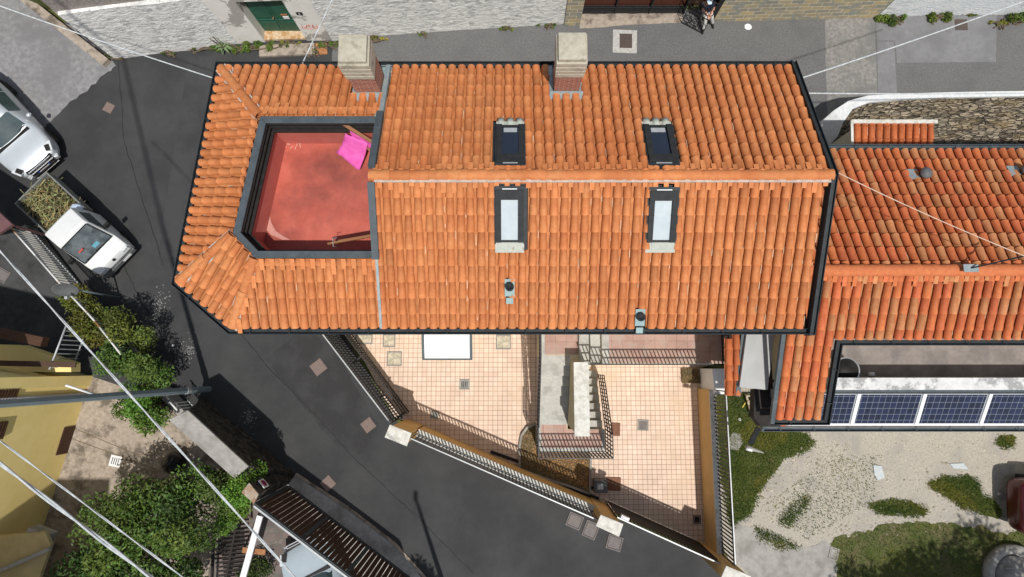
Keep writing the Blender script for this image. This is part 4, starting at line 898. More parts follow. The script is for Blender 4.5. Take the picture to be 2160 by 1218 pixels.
def text3(s, loc, size, mat, parent, rot=(math.pi/2,0,0), name='number'):
    c = bpy.data.curves.new(name,'FONT'); c.body = s; c.size = size; c.extrude = .003; c.align_x='CENTER'; c.align_y='CENTER'
    o = bpy.data.objects.new(name,c); C.objects.link(o); dg = bpy.context.evaluated_depsgraph_get(); me = bpy.data.meshes.new_from_object(o.evaluated_get(dg)); bpy.data.objects.remove(o)
    me.materials.clear(); me.materials.append(mat); o2 = bpy.data.objects.new(name,me); C.objects.link(o2); o2.parent = parent
    o2.location = Vector(loc)-world_loc(parent) if parent else loc; o2.rotation_euler = rot; return o2
text3('6',(xnum,pR.y-.026,1.66),.13,whitem,pn)
rs = random.Random(4); m = MB(); gx = (dB.x+pR.x)/2-.02; gy = pR.y-.006
for k in range(9):
    x = gx-.28+k*.065; pts = [(x,gy,.85+rs.uniform(-.05,.05))]
    for j in range(3): pts.append((x+rs.uniform(-.03,.08),gy,.80+rs.uniform(-.02,.25)))
    m.tube(pts,.009,4)
m.tube([(gx-.3,gy,.80),(gx,gy,.74),(gx+.3,gy,.82)],.008,4); m.build('graffiti', redpaint, db)
facewall('doorstep_slab','cracked pale concrete slab in front of the green door','slab',[(549,122),(665,117)],.10,.42,courtc)
facewall('rusty_plate','rusty brown plate on the ground right of the door slab','plate',[(667,117),(691,115)],.03,.45,rust)
wB = facewall('plaster_wall','long rough grey plaster wall behind both chimneys','wall',[(701,87),(800,76),(1000,62),(1192,51)],4.5,.6,plaster)
m = MB(); a = P(1190,55); b_ = P(1223,54); m.prism([(a.x,a.y),(b_.x,b_.y),(b_.x,b_.y+.5),(a.x,a.y+.5)],0,4); tag(m.build('stone_pillar', ashlar),'sandstone pillar at the left end of the slatted brown gate','pillar')
# brown gate
ggA = P(1224,27); ggB = P(1440,25)
bg_ = thing('slatted_gate','wide brown slatted gate with dark metal frame at the top edge','gate',ggA)
m = MB(); m.box(((ggA.x+ggB.x)/2,ggA.y+.06,1.35),(ggB.x-ggA.x,.03,2.0)); m.build('panel', M('vertical_slats',(.075,.022,.014),(.12,.04,.024),8,.6,.3,stretch=(14,1,.3)), bg_)
m = MB(); L = ggB.x-ggA.x
m.box(((ggA.x+ggB.x)/2,ggA.y,.22),(L,.05,.36)); m.box(((ggA.x+ggB.x)/2,ggA.y-.03,.08),(L,.05,.05)); m.box(((ggA.x+ggB.x)/2,ggA.y-.03,.38),(L,.05,.04))
for k in range(4): m.box((ggA.x+L*k/3,ggA.y-.02,1.2),(.06,.08,2.4))
m.build('frame', framem, bg_)
# sandstone wall on the right with recessed opening
m = MB(); a = P(1503,47); b_ = P(1846,38); m.prism([(a.x,a.y),(b_.x,b_.y),(b_.x,b_.y+.7),(a.x,a.y+.7)],0,4.2)
wS = m.build('sandstone_wall', ashlar); tag(wS,'long sandstone block wall right of the gate opening','wall')
m = MB(); m.prism([(a.x-.16,a.y+.02),(a.x-.003,a.y+.02),(a.x-.003,a.y+.65),(a.x-.16,a.y+.65)],0,3.4); tag(m.build('gate_post', framem),'dark metal gate post against the sandstone wall','post')
m = MB(); c0 = P(1440,20); m.prism([(c0.x,c0.y+.15),(a.x,c0.y+.15),(a.x,c0.y+.6),(c0.x,c0.y+.6)],0,3); tag(m.build('doorway_back', brownw),'dark brown boarded back of the gate opening','panel')
m = MB(); p1 = P(1826,33); m.tube([(p1.x-.12,p1.y-.05,0),(p1.x-.12,p1.y-.05,4)],.05,8); tag(m.build('downpipe', brownw),'dark brown downpipe on the right end of the sandstone wall','pipe')
# white wall right
wW = facewall('whitewashed_wall','bluish white washed wall at the top right corner','wall',[(1848,38),(1950,33),(2160,31),(2800,26)],4.2,.7,bluewh)
# iron gate leaf
A_ = P(1437,49); B_ = P(1481,72); lf = thing('iron_gate_leaf','ornate black iron gate leaf standing open beside the seated person','gate',A_)
m = MB(); d = (B_-A_); L = d.length; bars(m,A_,B_,.05,1.75,.17,.009,(0,.45,1),.03); m.build('bar_panel', iron, lf)
m = MB()
for k in range(3):
    for zz in (.35,1.2):
        c = A_+d*((k+.5)/3); m.tube([c+d.normalized()*(.14*math.cos(t*math.pi/6))+Vector((0,0,zz+.2*math.sin(t*math.pi/6))) for t in range(13)],.013,5,cap=False)
m.build('scroll_work', iron, lf)
# curved white-capped dry stone wall
dw = thing('dry_stone_wall','curving dry stone wall with a broad whitewashed top beside the upper street','wall',P(1900,230))
top = [(1712,283,.6),(1732,262,.9),(1758,238,1.2),(1790,217,1.3),(1830,206,1.3),(1900,202,1.3),(2000,199,1.3),(2160,196,1.3),(2700,190,1.3)]
wid = [.75,.72,.5,.3,.24,.2,.18,.18,.18]
outer = [P(u,v-4,z) for u,v,z in top]; inn = []
for i,p in enumerate(outer):
    a = outer[max(i-1,0)]; b_ = outer[min(i+1,len(outer)-1)]; t = (b_-a).normalized(); inn.append(p+Vector((t.y,-t.x,0)).normalized()*wid[i])
rj = random.Random(8)
m = MB()
for i in range(len(outer)-1):
    o0,o1,i0_,i1_ = outer[i],outer[i+1],inn[i],inn[i+1]; dn = Vector((0,0,.1))
    m.quad(o0,i0_,i1_,o1); m.quad(i0_,i0_-dn,i1_-dn,i1_); m.quad(o0,o1,Vector((o1.x,o1.y,0)),Vector((o0.x,o0.y,0)))
m.build('wall_top', M('whitewash_top',(.60,.63,.64),(.74,.76,.77),8,.9,.5,30), dw)
m = MB(); base = [P(u,v) for u,v in ((1722,330),(1735,322),(1750,312),(1800,300),(1850,296),(1920,300),(2010,303),(2170,303),(2700,303))]
for i in range(len(inn)-1):
    n_ = 10
    for r_ in range(n_):
        f0 = r_/n_; f1 = (r_+1)/n_; z_ = Vector((0,0,.1))
        m.quad((inn[i]-z_).lerp(base[i],f0),(inn[i]-z_).lerp(base[i],f1),(inn[i+1]-z_).lerp(base[i+1],f1),(inn[i+1]-z_).lerp(base[i+1],f0))
m.build('stone_face', dryst, dw)

# =====================================================================  LEFT PROPERTY
yh = thing('yellow_house','yellow rendered house with brown shutters at the lower left','house',P(150,950))
c1 = P(192,795); c2 = P(92,1112); c3 = P(-300,1240); m = MB()
dd = (c2-c1).normalized(); nW = Vector((dd.y,-dd.x,0)); nW = nW if nW.x < 0 else -nW
back = 9; q = [c1,c2,c2+nW*back,c1+nW*back]
m.prism([(p.x,p.y) for p in q],0,6.0)
# projecting lower wing to the south
q = [c2+Vector((.0,.0,0)),P(118,1135),P(60,1300),P(-500,1400),P(-500,1115)]
m.prism([(p.x,p.y) for p in q],0,2.2); m.build('wall', yellow, yh)
m = MB(); m.prism([(p.x,p.y) for p in (P(96,1122,2.3),P(108,1150,2.3),P(20,1400,2.3),P(-600,1400,2.3),P(-600,1180,2.3))],2.2,2.32); m.build('wing_roof', M('wing_roof_ochre',(.42,.33,.16),(.5,.4,.2),3,.85), yh)
m = MB(); m.beam(P(-60,1230,2.4),P(106,1158,2.4),.10,.10); m.build('cornice', greyc, yh)
pt = c1+dd*.55-nW*.04; m = MB(); m.tube([(pt.x,pt.y,0),(pt.x,pt.y,6)],.045,8); m.build('downpipe', railw, yh)
m = MB(); e = c1+dd*.30; m.prism([(c1.x-nW.x*.06-dd.x*.05,c1.y-nW.y*.06-dd.y*.05),(e.x-nW.x*.06,e.y-nW.y*.06),(e.x+nW.x*.2,e.y+nW.y*.2),(c1.x+nW.x*.2,c1.y+nW.y*.2)],0,5.9); m.build('corner_pilaster', yellow, yh)
for dd0 in (.32,1.25):
    m = MB()
    for k in range(14):
        zc_ = 2.9+k*.10; p = c1+dd*dd0-nW*.05; m.box((p.x+dd.x*.22,p.y+dd.y*.22,zc_),(.06,.5,.06),nW,(0,0,1))
    m.build('shutter', brownw, yh)
m = MB(); p = P(148,928); m.box((p.x,p.y+.02,.25),(.9,.12,.5),dd); m.build('cellar_window', brownw, yh)
# north side balcony slab & beams (shaded)
m = MB(); a = P(-60,690,2.4); b_ = P(95,722,2.2); m.beam(a,b_,.28,.3); m.beam(P(-60,765,2.8),P(160,770,1.6),.16,.2); m.build('balcony_beam', brownw, yh)
m = MB(); m.prism([(p.x,p.y) for p in (P(-200,722,1.6),P(40,728,1.6),P(150,765,1.6),P(150,785,1.6),P(-200,785,1.6))],1.2,1.6); m.build('porch_roof', yellow, yh)
acu = thing('air_conditioner','pale wall unit with a dark handle on the yellow house corner','wall unit',P(88,1135,1.9)); m = MB(); p = P(88,1140,2.0); m.box(p+Vector((0,.15,.05)),(.62,.36,.42),(1,-.35,0)); m.build('casing', greyc, acu, bevel=.03)
m = MB(); m.tube([p+Vector((-.12,.1,.29)),p+Vector((0,.2,.30)),p+Vector((.08,.2,.29))],.018,6); m.build('handle', black, acu)
m = MB(); m.tube([P(138,813,2.2),P(205,834,1.5)],.035,8); tag(m.build('awning_pole', whitem),'white pole end above the lamp post by the yellow house','pole')
# railings
def tube_rail(name,label,top,zt,zb,sp,mat,toprust=True):
    o = thing(name,label,'railing',P(*top[0])); q = [P(u,v,zt) for u,v in top]; m = MB(); t = MB()
    for a,b_ in zip(q[:-1],q[1:]):
        t.tube([a,b_],.028,8); n_ = int((b_-a).length/sp)
        for k in range(n_):
            p = a.lerp(b_,(k+.5)/n_); m.box((p.x,p.y,(zt+zb)/2),(.03,.022,zt-zb),(b_-a))
        m.beam((a.x,a.y,zb+.08),(b_.x,b_.y,zb+.08),.03,.03)
    m.build('bars', railw, o); t.build('top_rail', mat, o); return o
whiter = M('rusty_white_rail',(.60,.62,.62),(.72,.72,.70),9,.6,c3=(.45,.24,.10),s3=2.2,t3=(.55,.62))
tube_rail('boundary_railing','long white railing with rusty top rail beside the parked truck and hedge',[(22,480),(75,540),(132,605),(200,678),(255,748)],1.6,.55,.115,whiter)
tube_rail('balcony_railing','short white balcony railing left of the hedge',[(141,684),(104,780)],1.9,.9,.14,railw)
tube_rail('boundary_railing','short piece of white railing below the lamp post',[(358,848),(374,866)],1.5,.4,.10,whiter)
m = MB(); q = [P(u,v) for u,v in ((72,486),(190,640),(262,725),(400,870))]
for a,b_ in zip(q[:-1],q[1:]): m.beam(a+Vector((0,0,.25)),b_+Vector((0,0,.25)),.24,.55)
tag(m.build('boundary_wall', greyc,None,bevel=.01),'low grey kerb wall under the white railing','wall')
# dish on mast
dm = thing('satellite_dish','grey satellite dish on a mast behind the white truck','satellite dish',P(253,628))
m = MB(); p = P(253,628); m.tube([p,(p.x,p.y,2.3)],.03,8); m.build('mast', polem, dm)
c = Vector((p.x-.02,p.y-.02,2.45)); nrm = Vector((.25,-.8,.35)).normalized(); m = MB(); m.lathe(c-nrm*.05,[(0,0),(.12,.01),(.24,.04),(.33,.09),(.34,.10),(.33,.105),(.23,.055),(.12,.025),(0,.015)],24,ax=nrm); m.build('reflector', greypl, dm)
m = MB(); m.tube([c-Vector((0,0,.3)),c+nrm*.3-Vector((0,0,.1))],.014,6); m.box(c+nrm*.32-Vector((0,0,.1)),(.08,.08,.10)); m.build('feed_arm', railw, dm)
# move dish group so that it sits left of the hedge: mast base on the boundary wall
# lamp post
lp = thing('lamp_post','tall octagonal blue grey lamp post crossing the hedge','lamp post',P(441,821))
p = P(441,821); m = MB(); m.tube([p,(p.x,p.y,13.5)],.105,8,r2=.06,smooth=False); m.build('shaft', polem, lp)
m = MB(); m.tube([(p.x,p.y,1.25),(p.x,p.y,1.45)],.110,8,smooth=False); m.build('collar', railw, lp)
# stone wall, lower left
sw = thing('stone_boundary_wall','dark stone wall with a wide pale concrete top below the lamp post','wall',P(500,900))
zt = 2.5; tp = [P(u,v,zt) for u,v in ((356,886),(396,866),(524,984),(494,1010))]
m = MB(); m.prism([(p.x,p.y) for p in tp],zt-.08,zt); m.build('wall_top', greyc, sw, bevel=.01)
m = MB(); bs = [P(u,v) for u,v in ((400,905),(428,838),(622,1000),(560,1020))]
tb = [tp[0],tp[1],tp[2],tp[3]]
m.add([(bs[k].x,bs[k].y,0) for k in range(4)]+[(tb[k].x,tb[k].y,zt-.08) for k in range(4)],[(0,1,5,4),(1,2,6,5),(2,3,7,6),(3,0,4,7),(4,5,6,7)]); m.build('stone_face', darkst, sw)
# pillar with no-parking sign
gp_ = thing('stone_pillar','crazy stone clad gate pillar with a small sign plate','pillar',P(560,1030))
zt = 2.7; cq = [(525,1019),(545,1043),(535,1063),(509,1039)]
q = [P(u,v,zt) for u,v in cq]; cP = sum(q,Vector())/4
m = MB(); m.prism([(p.x,p.y) for p in q],zt-.06,zt); m.build('pillar_cap', M('stone_cladding',(.30,.17,.11),(.42,.36,.27),7,.85,.5,kind='voro',br=(.40,.37,.31)), gp_, bevel=.01)
m = MB(); m.prism([(cP.x+(p.x-cP.x)*.9,cP.y+(p.y-cP.y)*.9) for p in q],0,zt-.06); m.build('shaft', darkst, gp_)
e1 = q[0]; e2 = q[1]; mid = (e1+e2)/2; dN = (e2-e1).normalized(); nO = Vector((-dN.y,dN.x,0)); nO = nO if nO.dot(-cP) > 0 else -nO
sc_ = Vector((mid.x,mid.y,2.12))+nO*.05; m = MB(); m.box(sc_,(.28,.02,.34),dN,(0,0,1)); sg_ = m.build('sign_plate', whitem, gp_)
m = MB(); c_ = sc_+nO*.014; m.tube([c_+dN*(.095*math.cos(t*math.pi/10))+Vector((0,0,.095*math.sin(t*math.pi/10))) for t in range(21)],.014,5,cap=False); m.tube([c_+dN*-.06+Vector((0,0,.06)),c_+dN*.06-Vector((0,0,.06))],.012,5); m.build('red_ring', M('sign_red',(.5,.03,.03),None,3,.5), sg_)
m = MB(); m.lathe(c_-nO*.002,[(.085,0),(0,.002)],16,ax=nO); m.build('blue_disc', bluep, sg_)
# brown gate
zt = 2.7; tA = P(537,1066,zt); tB = P(830,1290,zt)
bgt = thing('slatted_gate','long gate of dark brown vertical boards with a grey frame at the bottom','gate',tA)
d = Vector((tB.x-tA.x,tB.y-tA.y,0)); L = d.length; d.normalize(); nb = int(L/.155)
m = MB()
for k in range(nb): 
    p = Vector((tA.x,tA.y,0))+d*((k+.5)/nb*L); m.box((p.x,p.y,1.38),(.137,.02,2.4),d)
m.build('boards', brownw, bgt)
m = MB(); n_ = Vector((-d.y,d.x,0))
for z_ in (.14,2.62): m.beam((tA.x,tA.y,z_),(tB.x,tB.y,z_),.07,.12)
for t_ in (0,.33,.66,1): p = Vector((tA.x,tA.y,0))+d*L*t_; m.box((p.x+n_.x*.0,p.y,1.38),(.12,.05,2.5),d)
m.build('frame', M('grey_gate_frame',(.05,.058,.064),(.075,.084,.09),8,.5), bgt)
m = MB(); o_ = -n_ if (-n_).dot(Vector((-1,-1,0)))>0 else n_
m.beam(Vector((tA.x,tA.y,2.70))+o_*.03,Vector((tB.x,tB.y,2.70))+o_*.03,.05,.03); m.build('top_rail', railw, bgt)
sheet('gate_threshold', [(624,998),(640,1012),(735,1073),(830,1145),(900,1230),(960,1330),(850,1330),(700,1130),(600,1030)], .02, M('worn_threshold',(.40,.38,.35),(.52,.50,.46),9,.9,.3,50,c3=(.30,.28,.25),s3=1.5), .02)
m = MB(); q = [P(u,v) for u,v in ((624,1000),(735,1072),(832,1146),(900,1222),(960,1330))]
for a,b_ in zip(q[:-1],q[1:]): m.beam(a+Vector((0,0,.02)),b_+Vector((0,0,.02)),.09,.06)
tag(m.build('threshold_kerb', courtc,None,bevel=.01),'pale rough edge strip between the dark street and the brown gate','kerb')
# white awning beam, pergola slats
m = MB(); m.beam(P(549,1088,1.9),P(508,1235,1.9),.17,.08); m.beam(P(549,1088,1.85),P(560,1075,0.0),.06,.06); tag(m.build('white_beam', whitem,None,bevel=.008),'white painted beam beside the flagstone court','beam')
m = MB(); m.beam(P(512,1160,1.5),P(560,1165,1.5),.16,.06); m.beam(P(514,1160,1.45),P(514,1160,0),.05,.05,up=(1,0,0)); tag(m.build('bench', rust),'rust coloured plank under the white beam','plank')
pg = thing('deck','dark slatted deck under the trees by the white beam','deck',P(480,1190)); m = MB(); a = P(500,1105,.5); b_ = P(440,1240,.5)
for k in range(14):
    p = P(440+k*6.5,1170,.5); m.beam(P(448+k*1.0,1125+k*9,.5),P(515+k*.2,1118+k*9,.5),.05,.04)
m.build('slats', bitum, pg); m = MB(); m.beam(a,P(470,1260,.5),.06,.1); m.beam(P(452,1120,.5),P(445,1260,.5),.06,.1); m.build('deck_frame', bitum, pg)
# black sacks
def sack(u,v,s,label):
    c = P(u,v); m = MB(); rs_ = random.Random(u); pr_ = [(.02,0),(.30*s,.02),(.38*s,.2*s),(.33*s,.42*s),(.16*s,.58*s),(.05*s,.66*s),(0,.66*s)]
    m.lathe(c,pr_,12); m.v = [(x+rs_.uniform(-.05,.05)*s,y+rs_.uniform(-.05,.05)*s,max(0,z+rs_.uniform(-.03,.03))) for x,y,z in m.v]
    tag(m.build('rubbish_sack', M('black_plastic',(.012,.013,.014),(.02,.021,.022),4,.35,.3,spec=.5),None,subsurf=1),label,'sack')
sack(375,975,1.0,'black plastic sack standing in the concrete court by the wall'); sack(392,1030,1.05,'black plastic sack half under the garden leaves')

# =====================================================================  VEGETATION
def leaves(mb, blobs, n, size, seed, base=(1,1,1), flat=.75, var=.22):
    rs = np.random.RandomState(seed); tot = sum(b[3]*b[4] for b in blobs)
    for (x,y,z,rx,rz) in blobs:
        k = int(n*rx*rz/tot)
        d = rs.normal(size=(k,3)); d /= np.linalg.norm(d,axis=1)[:,None]; rad = rs.uniform(.35,1,k)**.6*(1+rs.normal(0,.07,k))
        pts = d*rad[:,None]*np.array([rx,rx,rz])+np.array([x,y,z]); bt = rs.uniform(.6,1.45)
        wm = rs.uniform(.9,1.35)
        for p in pts:
            if p[2] < .03: continue
            a = rs.normal(size=3); a[2]*=.5; a /= np.linalg.norm(a); nn = rs.normal(size=3)+np.array([0,0,1.1]); b = np.cross(nn,a); b /= np.linalg.norm(b)
            L = size*rs.uniform(.6,1.3); W = L*.42; c = bt*rs.uniform(1-var,1+var)
            mb.add([p-a*L/2, p+b*W/2, p+a*L/2, p-b*W/2],[(0,1,2,3)],col=(base[0]*c*wm,base[1]*c,base[2]*c))
def plant(name,label,cat,px,n,size,seed,base=(1,1,1),stems=3,group=None):
    """px: list of (u,v,z,r,rz)"""
    group = group or {'bush':'bushes of the roadside hedge','tree':'trees in the garden'}.get(cat)
    bl = [(*P(u,v,z),r,rz) for u,v,z,r,rz in px]; o = thing(name,label,cat,(bl[0][0],bl[0][1],0),group=group)
    m = MB(); leaves(m,bl,n,size,seed,base); m.build('crown' if name=='tree' else 'foliage', leafm, o)
    m = MB(); rs_ = random.Random(seed)
    for b_ in bl[:stems+6]:
        x0_,y0_ = bl[0][0]+rs_.uniform(-.2,.2), bl[0][1]+rs_.uniform(-.2,.2)
        t = Vector((b_[0],b_[1],b_[2])); g0 = Vector((x0_,y0_,0)); m.tube([g0,g0.lerp(t,.5)+Vector((rs_.uniform(-.1,.1),rs_.uniform(-.1,.1),.1)),t],.035,6,r2=.012)
    m.build('trunk' if name=='tree' else 'stems', barkm, o); return o
rs_ = random.Random(2)
def clump(u0,v0,u1,v1,n,z0,z1,r0,r1,wob=18):
    out = []
    for i in range(n):
        t = (i+.5)/n; out.append((lerp(u0,u1,t)+rs_.uniform(-wob,wob),lerp(v0,v1,t)+rs_.uniform(-wob,wob),rs_.uniform(z0,z1),rs_.uniform(r0,r1),rs_.uniform(r0,r1)*.9))
    return out
plant('hedge_bush','olive yellowish bush at the upper end of the hedge behind the truck','bush',clump(148,622,205,690,11,.7,1.7,.30,.48,22),4600,.105,1,(1.7,1.15,.8))
plant('hedge_bush','green bush in the hedge between railing and street','bush',clump(205,660,300,745,13,.7,1.7,.30,.5,24),5000,.105,2,(1.15,1.05,.9))
plant('hedge_bush','dense green bush in the hedge above the lamp post','bush',clump(215,745,345,800,13,.7,1.8,.32,.5,24),5000,.105,3,(.8,.95,.9))
plant('hedge_bush','bright green bush in the hedge below the lamp post','bush',clump(265,840,345,885,12,.6,1.7,.3,.46,20),4600,.105,4,(.95,1.25,.8))
plant('tree','broad leafy tree in the garden right of the yellow house','tree',clump(200,1090,420,1040,16,1.0,2.6,.4,.7,28)+clump(200,1160,440,1130,12,1.0,2.6,.4,.7,28),11000,.13,5,(.9,1.0,.9))
plant('tree','leafy tree at the bottom edge of the garden, below the broad one','tree',clump(150,1200,420,1230,18,.8,2.4,.4,.65,26),8500,.13,6,(.8,.95,.85))
plant('shrub','bright green shrub growing over the stone pillar by the brown gate','shrub',clump(480,1120,505,1010,9,.9,2.3,.3,.45,14)+clump(500,1010,545,985,3,1.8,2.4,.22,.3,8),6500,.085,7,(1.15,1.4,.8))
plant('shrub','low dark shrub under the white beam at the bottom','shrub',[(545,1205,.5,.45,.4),(520,1225,.5,.4,.35)],1500,.09,8,(.8,.9,.8),2)
plant('tree','grey green creeper heads above the black sacks','tree',clump(430,1000,480,1050,5,1.2,2.0,.3,.5,14),2600,.09,9,(.75,.9,.9))
G='weeds along the upper walls'
weeds = [(240,118,.12,'dark weed tuft at the end of the ramp kerb'),(352,112,.09,'small weed at the foot of the grey plaster wall'),(437,100,.22,'dark green weed left of the tall thistle'),
 (540,98,.22,'weed clump just left of the concrete slab'),(585,94,.15,'weeds growing under the door step'),(612,93,.12,'yellowish weeds at the right end of the door step'),(660,108,.12,'weed between the slab and the rusty plate'),(697,93,.16,'weed beside the left chimney cap'),(797,83,.12,'olive weed right of the left chimney cap'),
 (1885,42,.30,'bushy weed at the left end of the white wall'),(1968,36,.28,'leafy green weed in the middle of the white wall'),(2042,31,.10,'tiny weed on the white wall'),(2107,48,.12,'yellow weed on the road joint'),(2145,38,.30,'dark bush at the right end of the white wall')]
weeds += [(900,72,.07,'thin weed line under the long plaster wall'),(1075,60,.10,'weeds under the plaster wall near the right chimney'),(1150,54,.10,'weeds beside the sandstone pillar'),(500,104,.16,'white flowering weeds right of the thistle')]
for i,(u,v,r,lab) in enumerate(weeds):
    plant('weed',lab,'weed',[(u+random.uniform(-1,1)*(14+r*70),v+random.uniform(-1,1)*(2+r*14),r*random.uniform(.2,.7),r*random.uniform(.3,.7),r*random.uniform(.25,.5)) for _ in range(7)],int(300+r*2600),.06+r*.08,40+i,(1.0,1.1,.8) if i not in (5,8,12) else (2.2,1.5,.8),2,group=G)
# thistle
th_ = thing('thistle','pale grey green thistle with broad leaves by the plaster wall','plant',P(478,108)); m = MB(); p = P(478,108)
for k in range(14):
    a = k*.9; L_ = .32; dx_ = Vector((math.cos(a),math.sin(a)*.7,0)); s_ = Vector((-dx_.y,dx_.x,0))*.05; z_ = .1+.05*(k%5)
    m.add([p+Vector((0,0,z_)),p+dx_*L_*.5+s_+Vector((0,0,z_+.10)),p+dx_*L_+Vector((0,0,z_)),p+dx_*L_*.5-s_+Vector((0,0,z_+.1))],[(0,1,2,3)],col=(2.6,2.2,6))
m.build('leaves', leafm, th_); m = MB(); m.tube([p,p+Vector((-.05,.03,.9))],.018,6); m.tube([p,p+Vector((-.25,.05,.7))],.015,6); m.build('stems', barkm, th_)
# grass
def grass(label,px,n,seed,rough=.06,h=.07,cols=GC,cat='grass',under=True):
    poly = [P(u,v) for u,v in px]
    if under: sheet('turf', px, .010, turf, rough)
    blades('grass', poly, n, .01, h, grassm, seed, cols, label, cat, edge=.06, wd=.012)
grass('green lawn strip between the ochre east wall and the gravel',[(1510,835),(1560,830),(1600,840),(1640,905),(1700,915),(1722,935),(1690,955),(1650,965),(1640,985),(1620,1010),(1600,1045),(1580,1090),(1540,1110),(1520,1000)],15000,51)
grass('grass patch left of the red car',[(1955,1022),(1985,1008),(2040,1004),(2060,1012),(2072,1045),(2090,1050),(2110,1080),(2112,1090),(2080,1088),(2030,1070)],4500,52)
grass('narrow grass strip in the middle of the gravel',[(1830,1065),(1880,1055),(1920,1058),(1955,1075),(1950,1090),(1900,1088),(1850,1082)],1800,53)
grass('broad lawn across the bottom right corner',[(1755,1140),(1800,1128),(1870,1105),(1950,1103),(2030,1108),(2090,1115),(2125,1130),(2160,1118),(2350,1120),(2350,1400),(1780,1400),(1765,1200)],14000,54)
grass('thin grass on a stony ridge above the path',[(1640,1100),(1655,1078),(1690,1050),(1712,1048),(1700,1070),(1680,1095),(1665,1115)],900,55,under=False)
grass('round weed clump near the solar gutter at the right',[(2098,935),(2115,920),(2140,922),(2140,940),(2120,950)],500,56)
grass('scattered weeds along the grey path edge',[(1590,1110),(1640,1130),(1690,1155),(1650,1160),(1600,1135)],900,57,under=False)
blades('weed_tufts',[P(u,v) for u,v in ((1620,1060),(1760,960),(1860,960),(1840,1060),(1700,1140))],1500,.0,.05,grassm,58,GC,'sparse weeds dotted over the stony gravel','weeds',wd=.014)
# loose stones
def stones():
    m = MB(); rs2 = random.Random(9); poly = [P(u,v) for u,v in ((1580,1060),(1700,930),(2140,925),(2120,1110),(1760,1140),(1640,1110))]
    xs_ = [p.x for p in poly]; ys_ = [p.y for p in poly]
    for _ in range(4200):
        x = rs2.uniform(min(xs_),max(xs_)); y = rs2.uniform(min(ys_),max(ys_))
        if not inside(x,y,poly): continue
        if (x > P(1800,1000).x and rs2.random()<.75): continue
        s_ = rs2.uniform(.008,.034)*(2.2 if rs2.random()<.07 else 1); c_ = rs2.uniform(.6,1.25)
        vs = [(x+s_*math.cos(a)*rs2.uniform(.7,1.2),y+s_*math.sin(a)*rs2.uniform(.7,1.2),.003) for a in (0,1.25,2.5,3.77,5)]+[(x,y,s_*.8)]
        m.add(vs,[(0,1,5),(1,2,5),(2,3,5),(3,4,5),(4,0,5)],col=(c_,c_,c_*.97))
    tag(m.build('loose_stones', M('stone_chips',(.40,.36,.30),(.52,.48,.41),9,.9,tint=True)),'loose pale stones scattered over the gravel','stones',kind='stuff')
stones()
def slab(label,px,z,mat,name='paving_slab',cat='slab',h=.04):
    m = MB(); q = [P(u,v) for u,v in px]; m.prism([(p.x,p.y) for p in q],.0,h); tag(m.build(name, mat,None,bevel=.006),label,cat)
slab('large round grey slab on the grass by the drain arm',[(1535,925),(1545,912),(1560,915),(1566,935),(1556,950),(1538,948)],0,greyc)
slab('pale flat stone in the middle of the gravel',[(1841,981),(1858,983),(1865,1008),(1850,1013),(1843,1000)],0,M('bluish_slab',(.46,.50,.53),(.54,.58,.6),8,.8))
slab('pale bluish sheet on the gravel by the old concrete',[(2002,978),(2030,977),(2042,990),(2010,988)],0,MATS['bluish_slab'])
sheet('old_concrete_slab', [(2095,982),(2140,980),(2140,1040),(2110,1060),(2098,1045)], .006, greyc, .02)
# pale dust and flaking marks on the dark street
for i,(u,v,r) in enumerate(((335,640,28),(398,738,22),(524,880,22))):
    m = MB(); rs2 = random.Random(i)
    for _ in range(120):
        a = rs2.uniform(0,6.28); d_ = abs(rs2.gauss(0,.55)); p = P(u+math.cos(a)*d_*r*.8,v+math.sin(a)*d_*r*1.2,.005); s_ = rs2.uniform(.006,.022)
        m.add([(p.x+s_*math.cos(b0)*rs2.uniform(.5,1.5),p.y+s_*math.sin(b0),.005+i*.0002) for b0 in (0,1.57,3.14,4.71)],[(0,1,2,3)])
    tag(m.build('pale_stain', pollm),('flaky pale stain on the street right of the hedge','second pale stain lower on the street near the hedge shade','pale stain on the street above the stone wall')[i],'stain',kind='stuff')
for i,(u,v,s_) in enumerate(((366,729,.045),(1578,58,.14),(1578,871,.03),(1560,885,.05))):
    c = P(u,v); m = MB(); rs2 = random.Random(i+3); m.prism([(c.x+s_*math.cos(a)*rs2.uniform(.8,1.1),c.y+s_*math.sin(a)*rs2.uniform(.8,1.1)) for a in (0.2,1.0,1.8,2.6,3.5,4.3,5.2,5.9)],.002,.03)
    tag(m.build('scrap' if i else 'paper_scrap', whitem),('white scrap of paper on the dark street','white lid on the upper street by the sandstone wall','tiny white scrap on the grass','white crumpled scrap on the grass near the pallet')[i],'scrap')
# pallet
pk = thing('pallet','wooden pallet leaning beside the black roof on the grass','pallet',P(1580,855)); m = MB()
for k in range(5): m.beam(P(1574+k*3,836+k*11,.25),P(1594+k*2,836+k*11,.25),.05,.03)
m.build('boards', pallet, pk); m = MB(); m.beam(P(1574,834,.2),P(1587,884,.2),.06,.06); m.beam(P(1592,834,.2),P(1597,884,.2),.06,.06); m.build('bearers', pallet, pk)
m = MB(); m.tube([P(1566,860,.05),P(1572,850,.08)],.02,6); tag(m.build('yellow_strip', M('yellow_plastic',(.75,.55,.12),None,4,.5)),'short yellow strip on the grass by the pallet','strip')
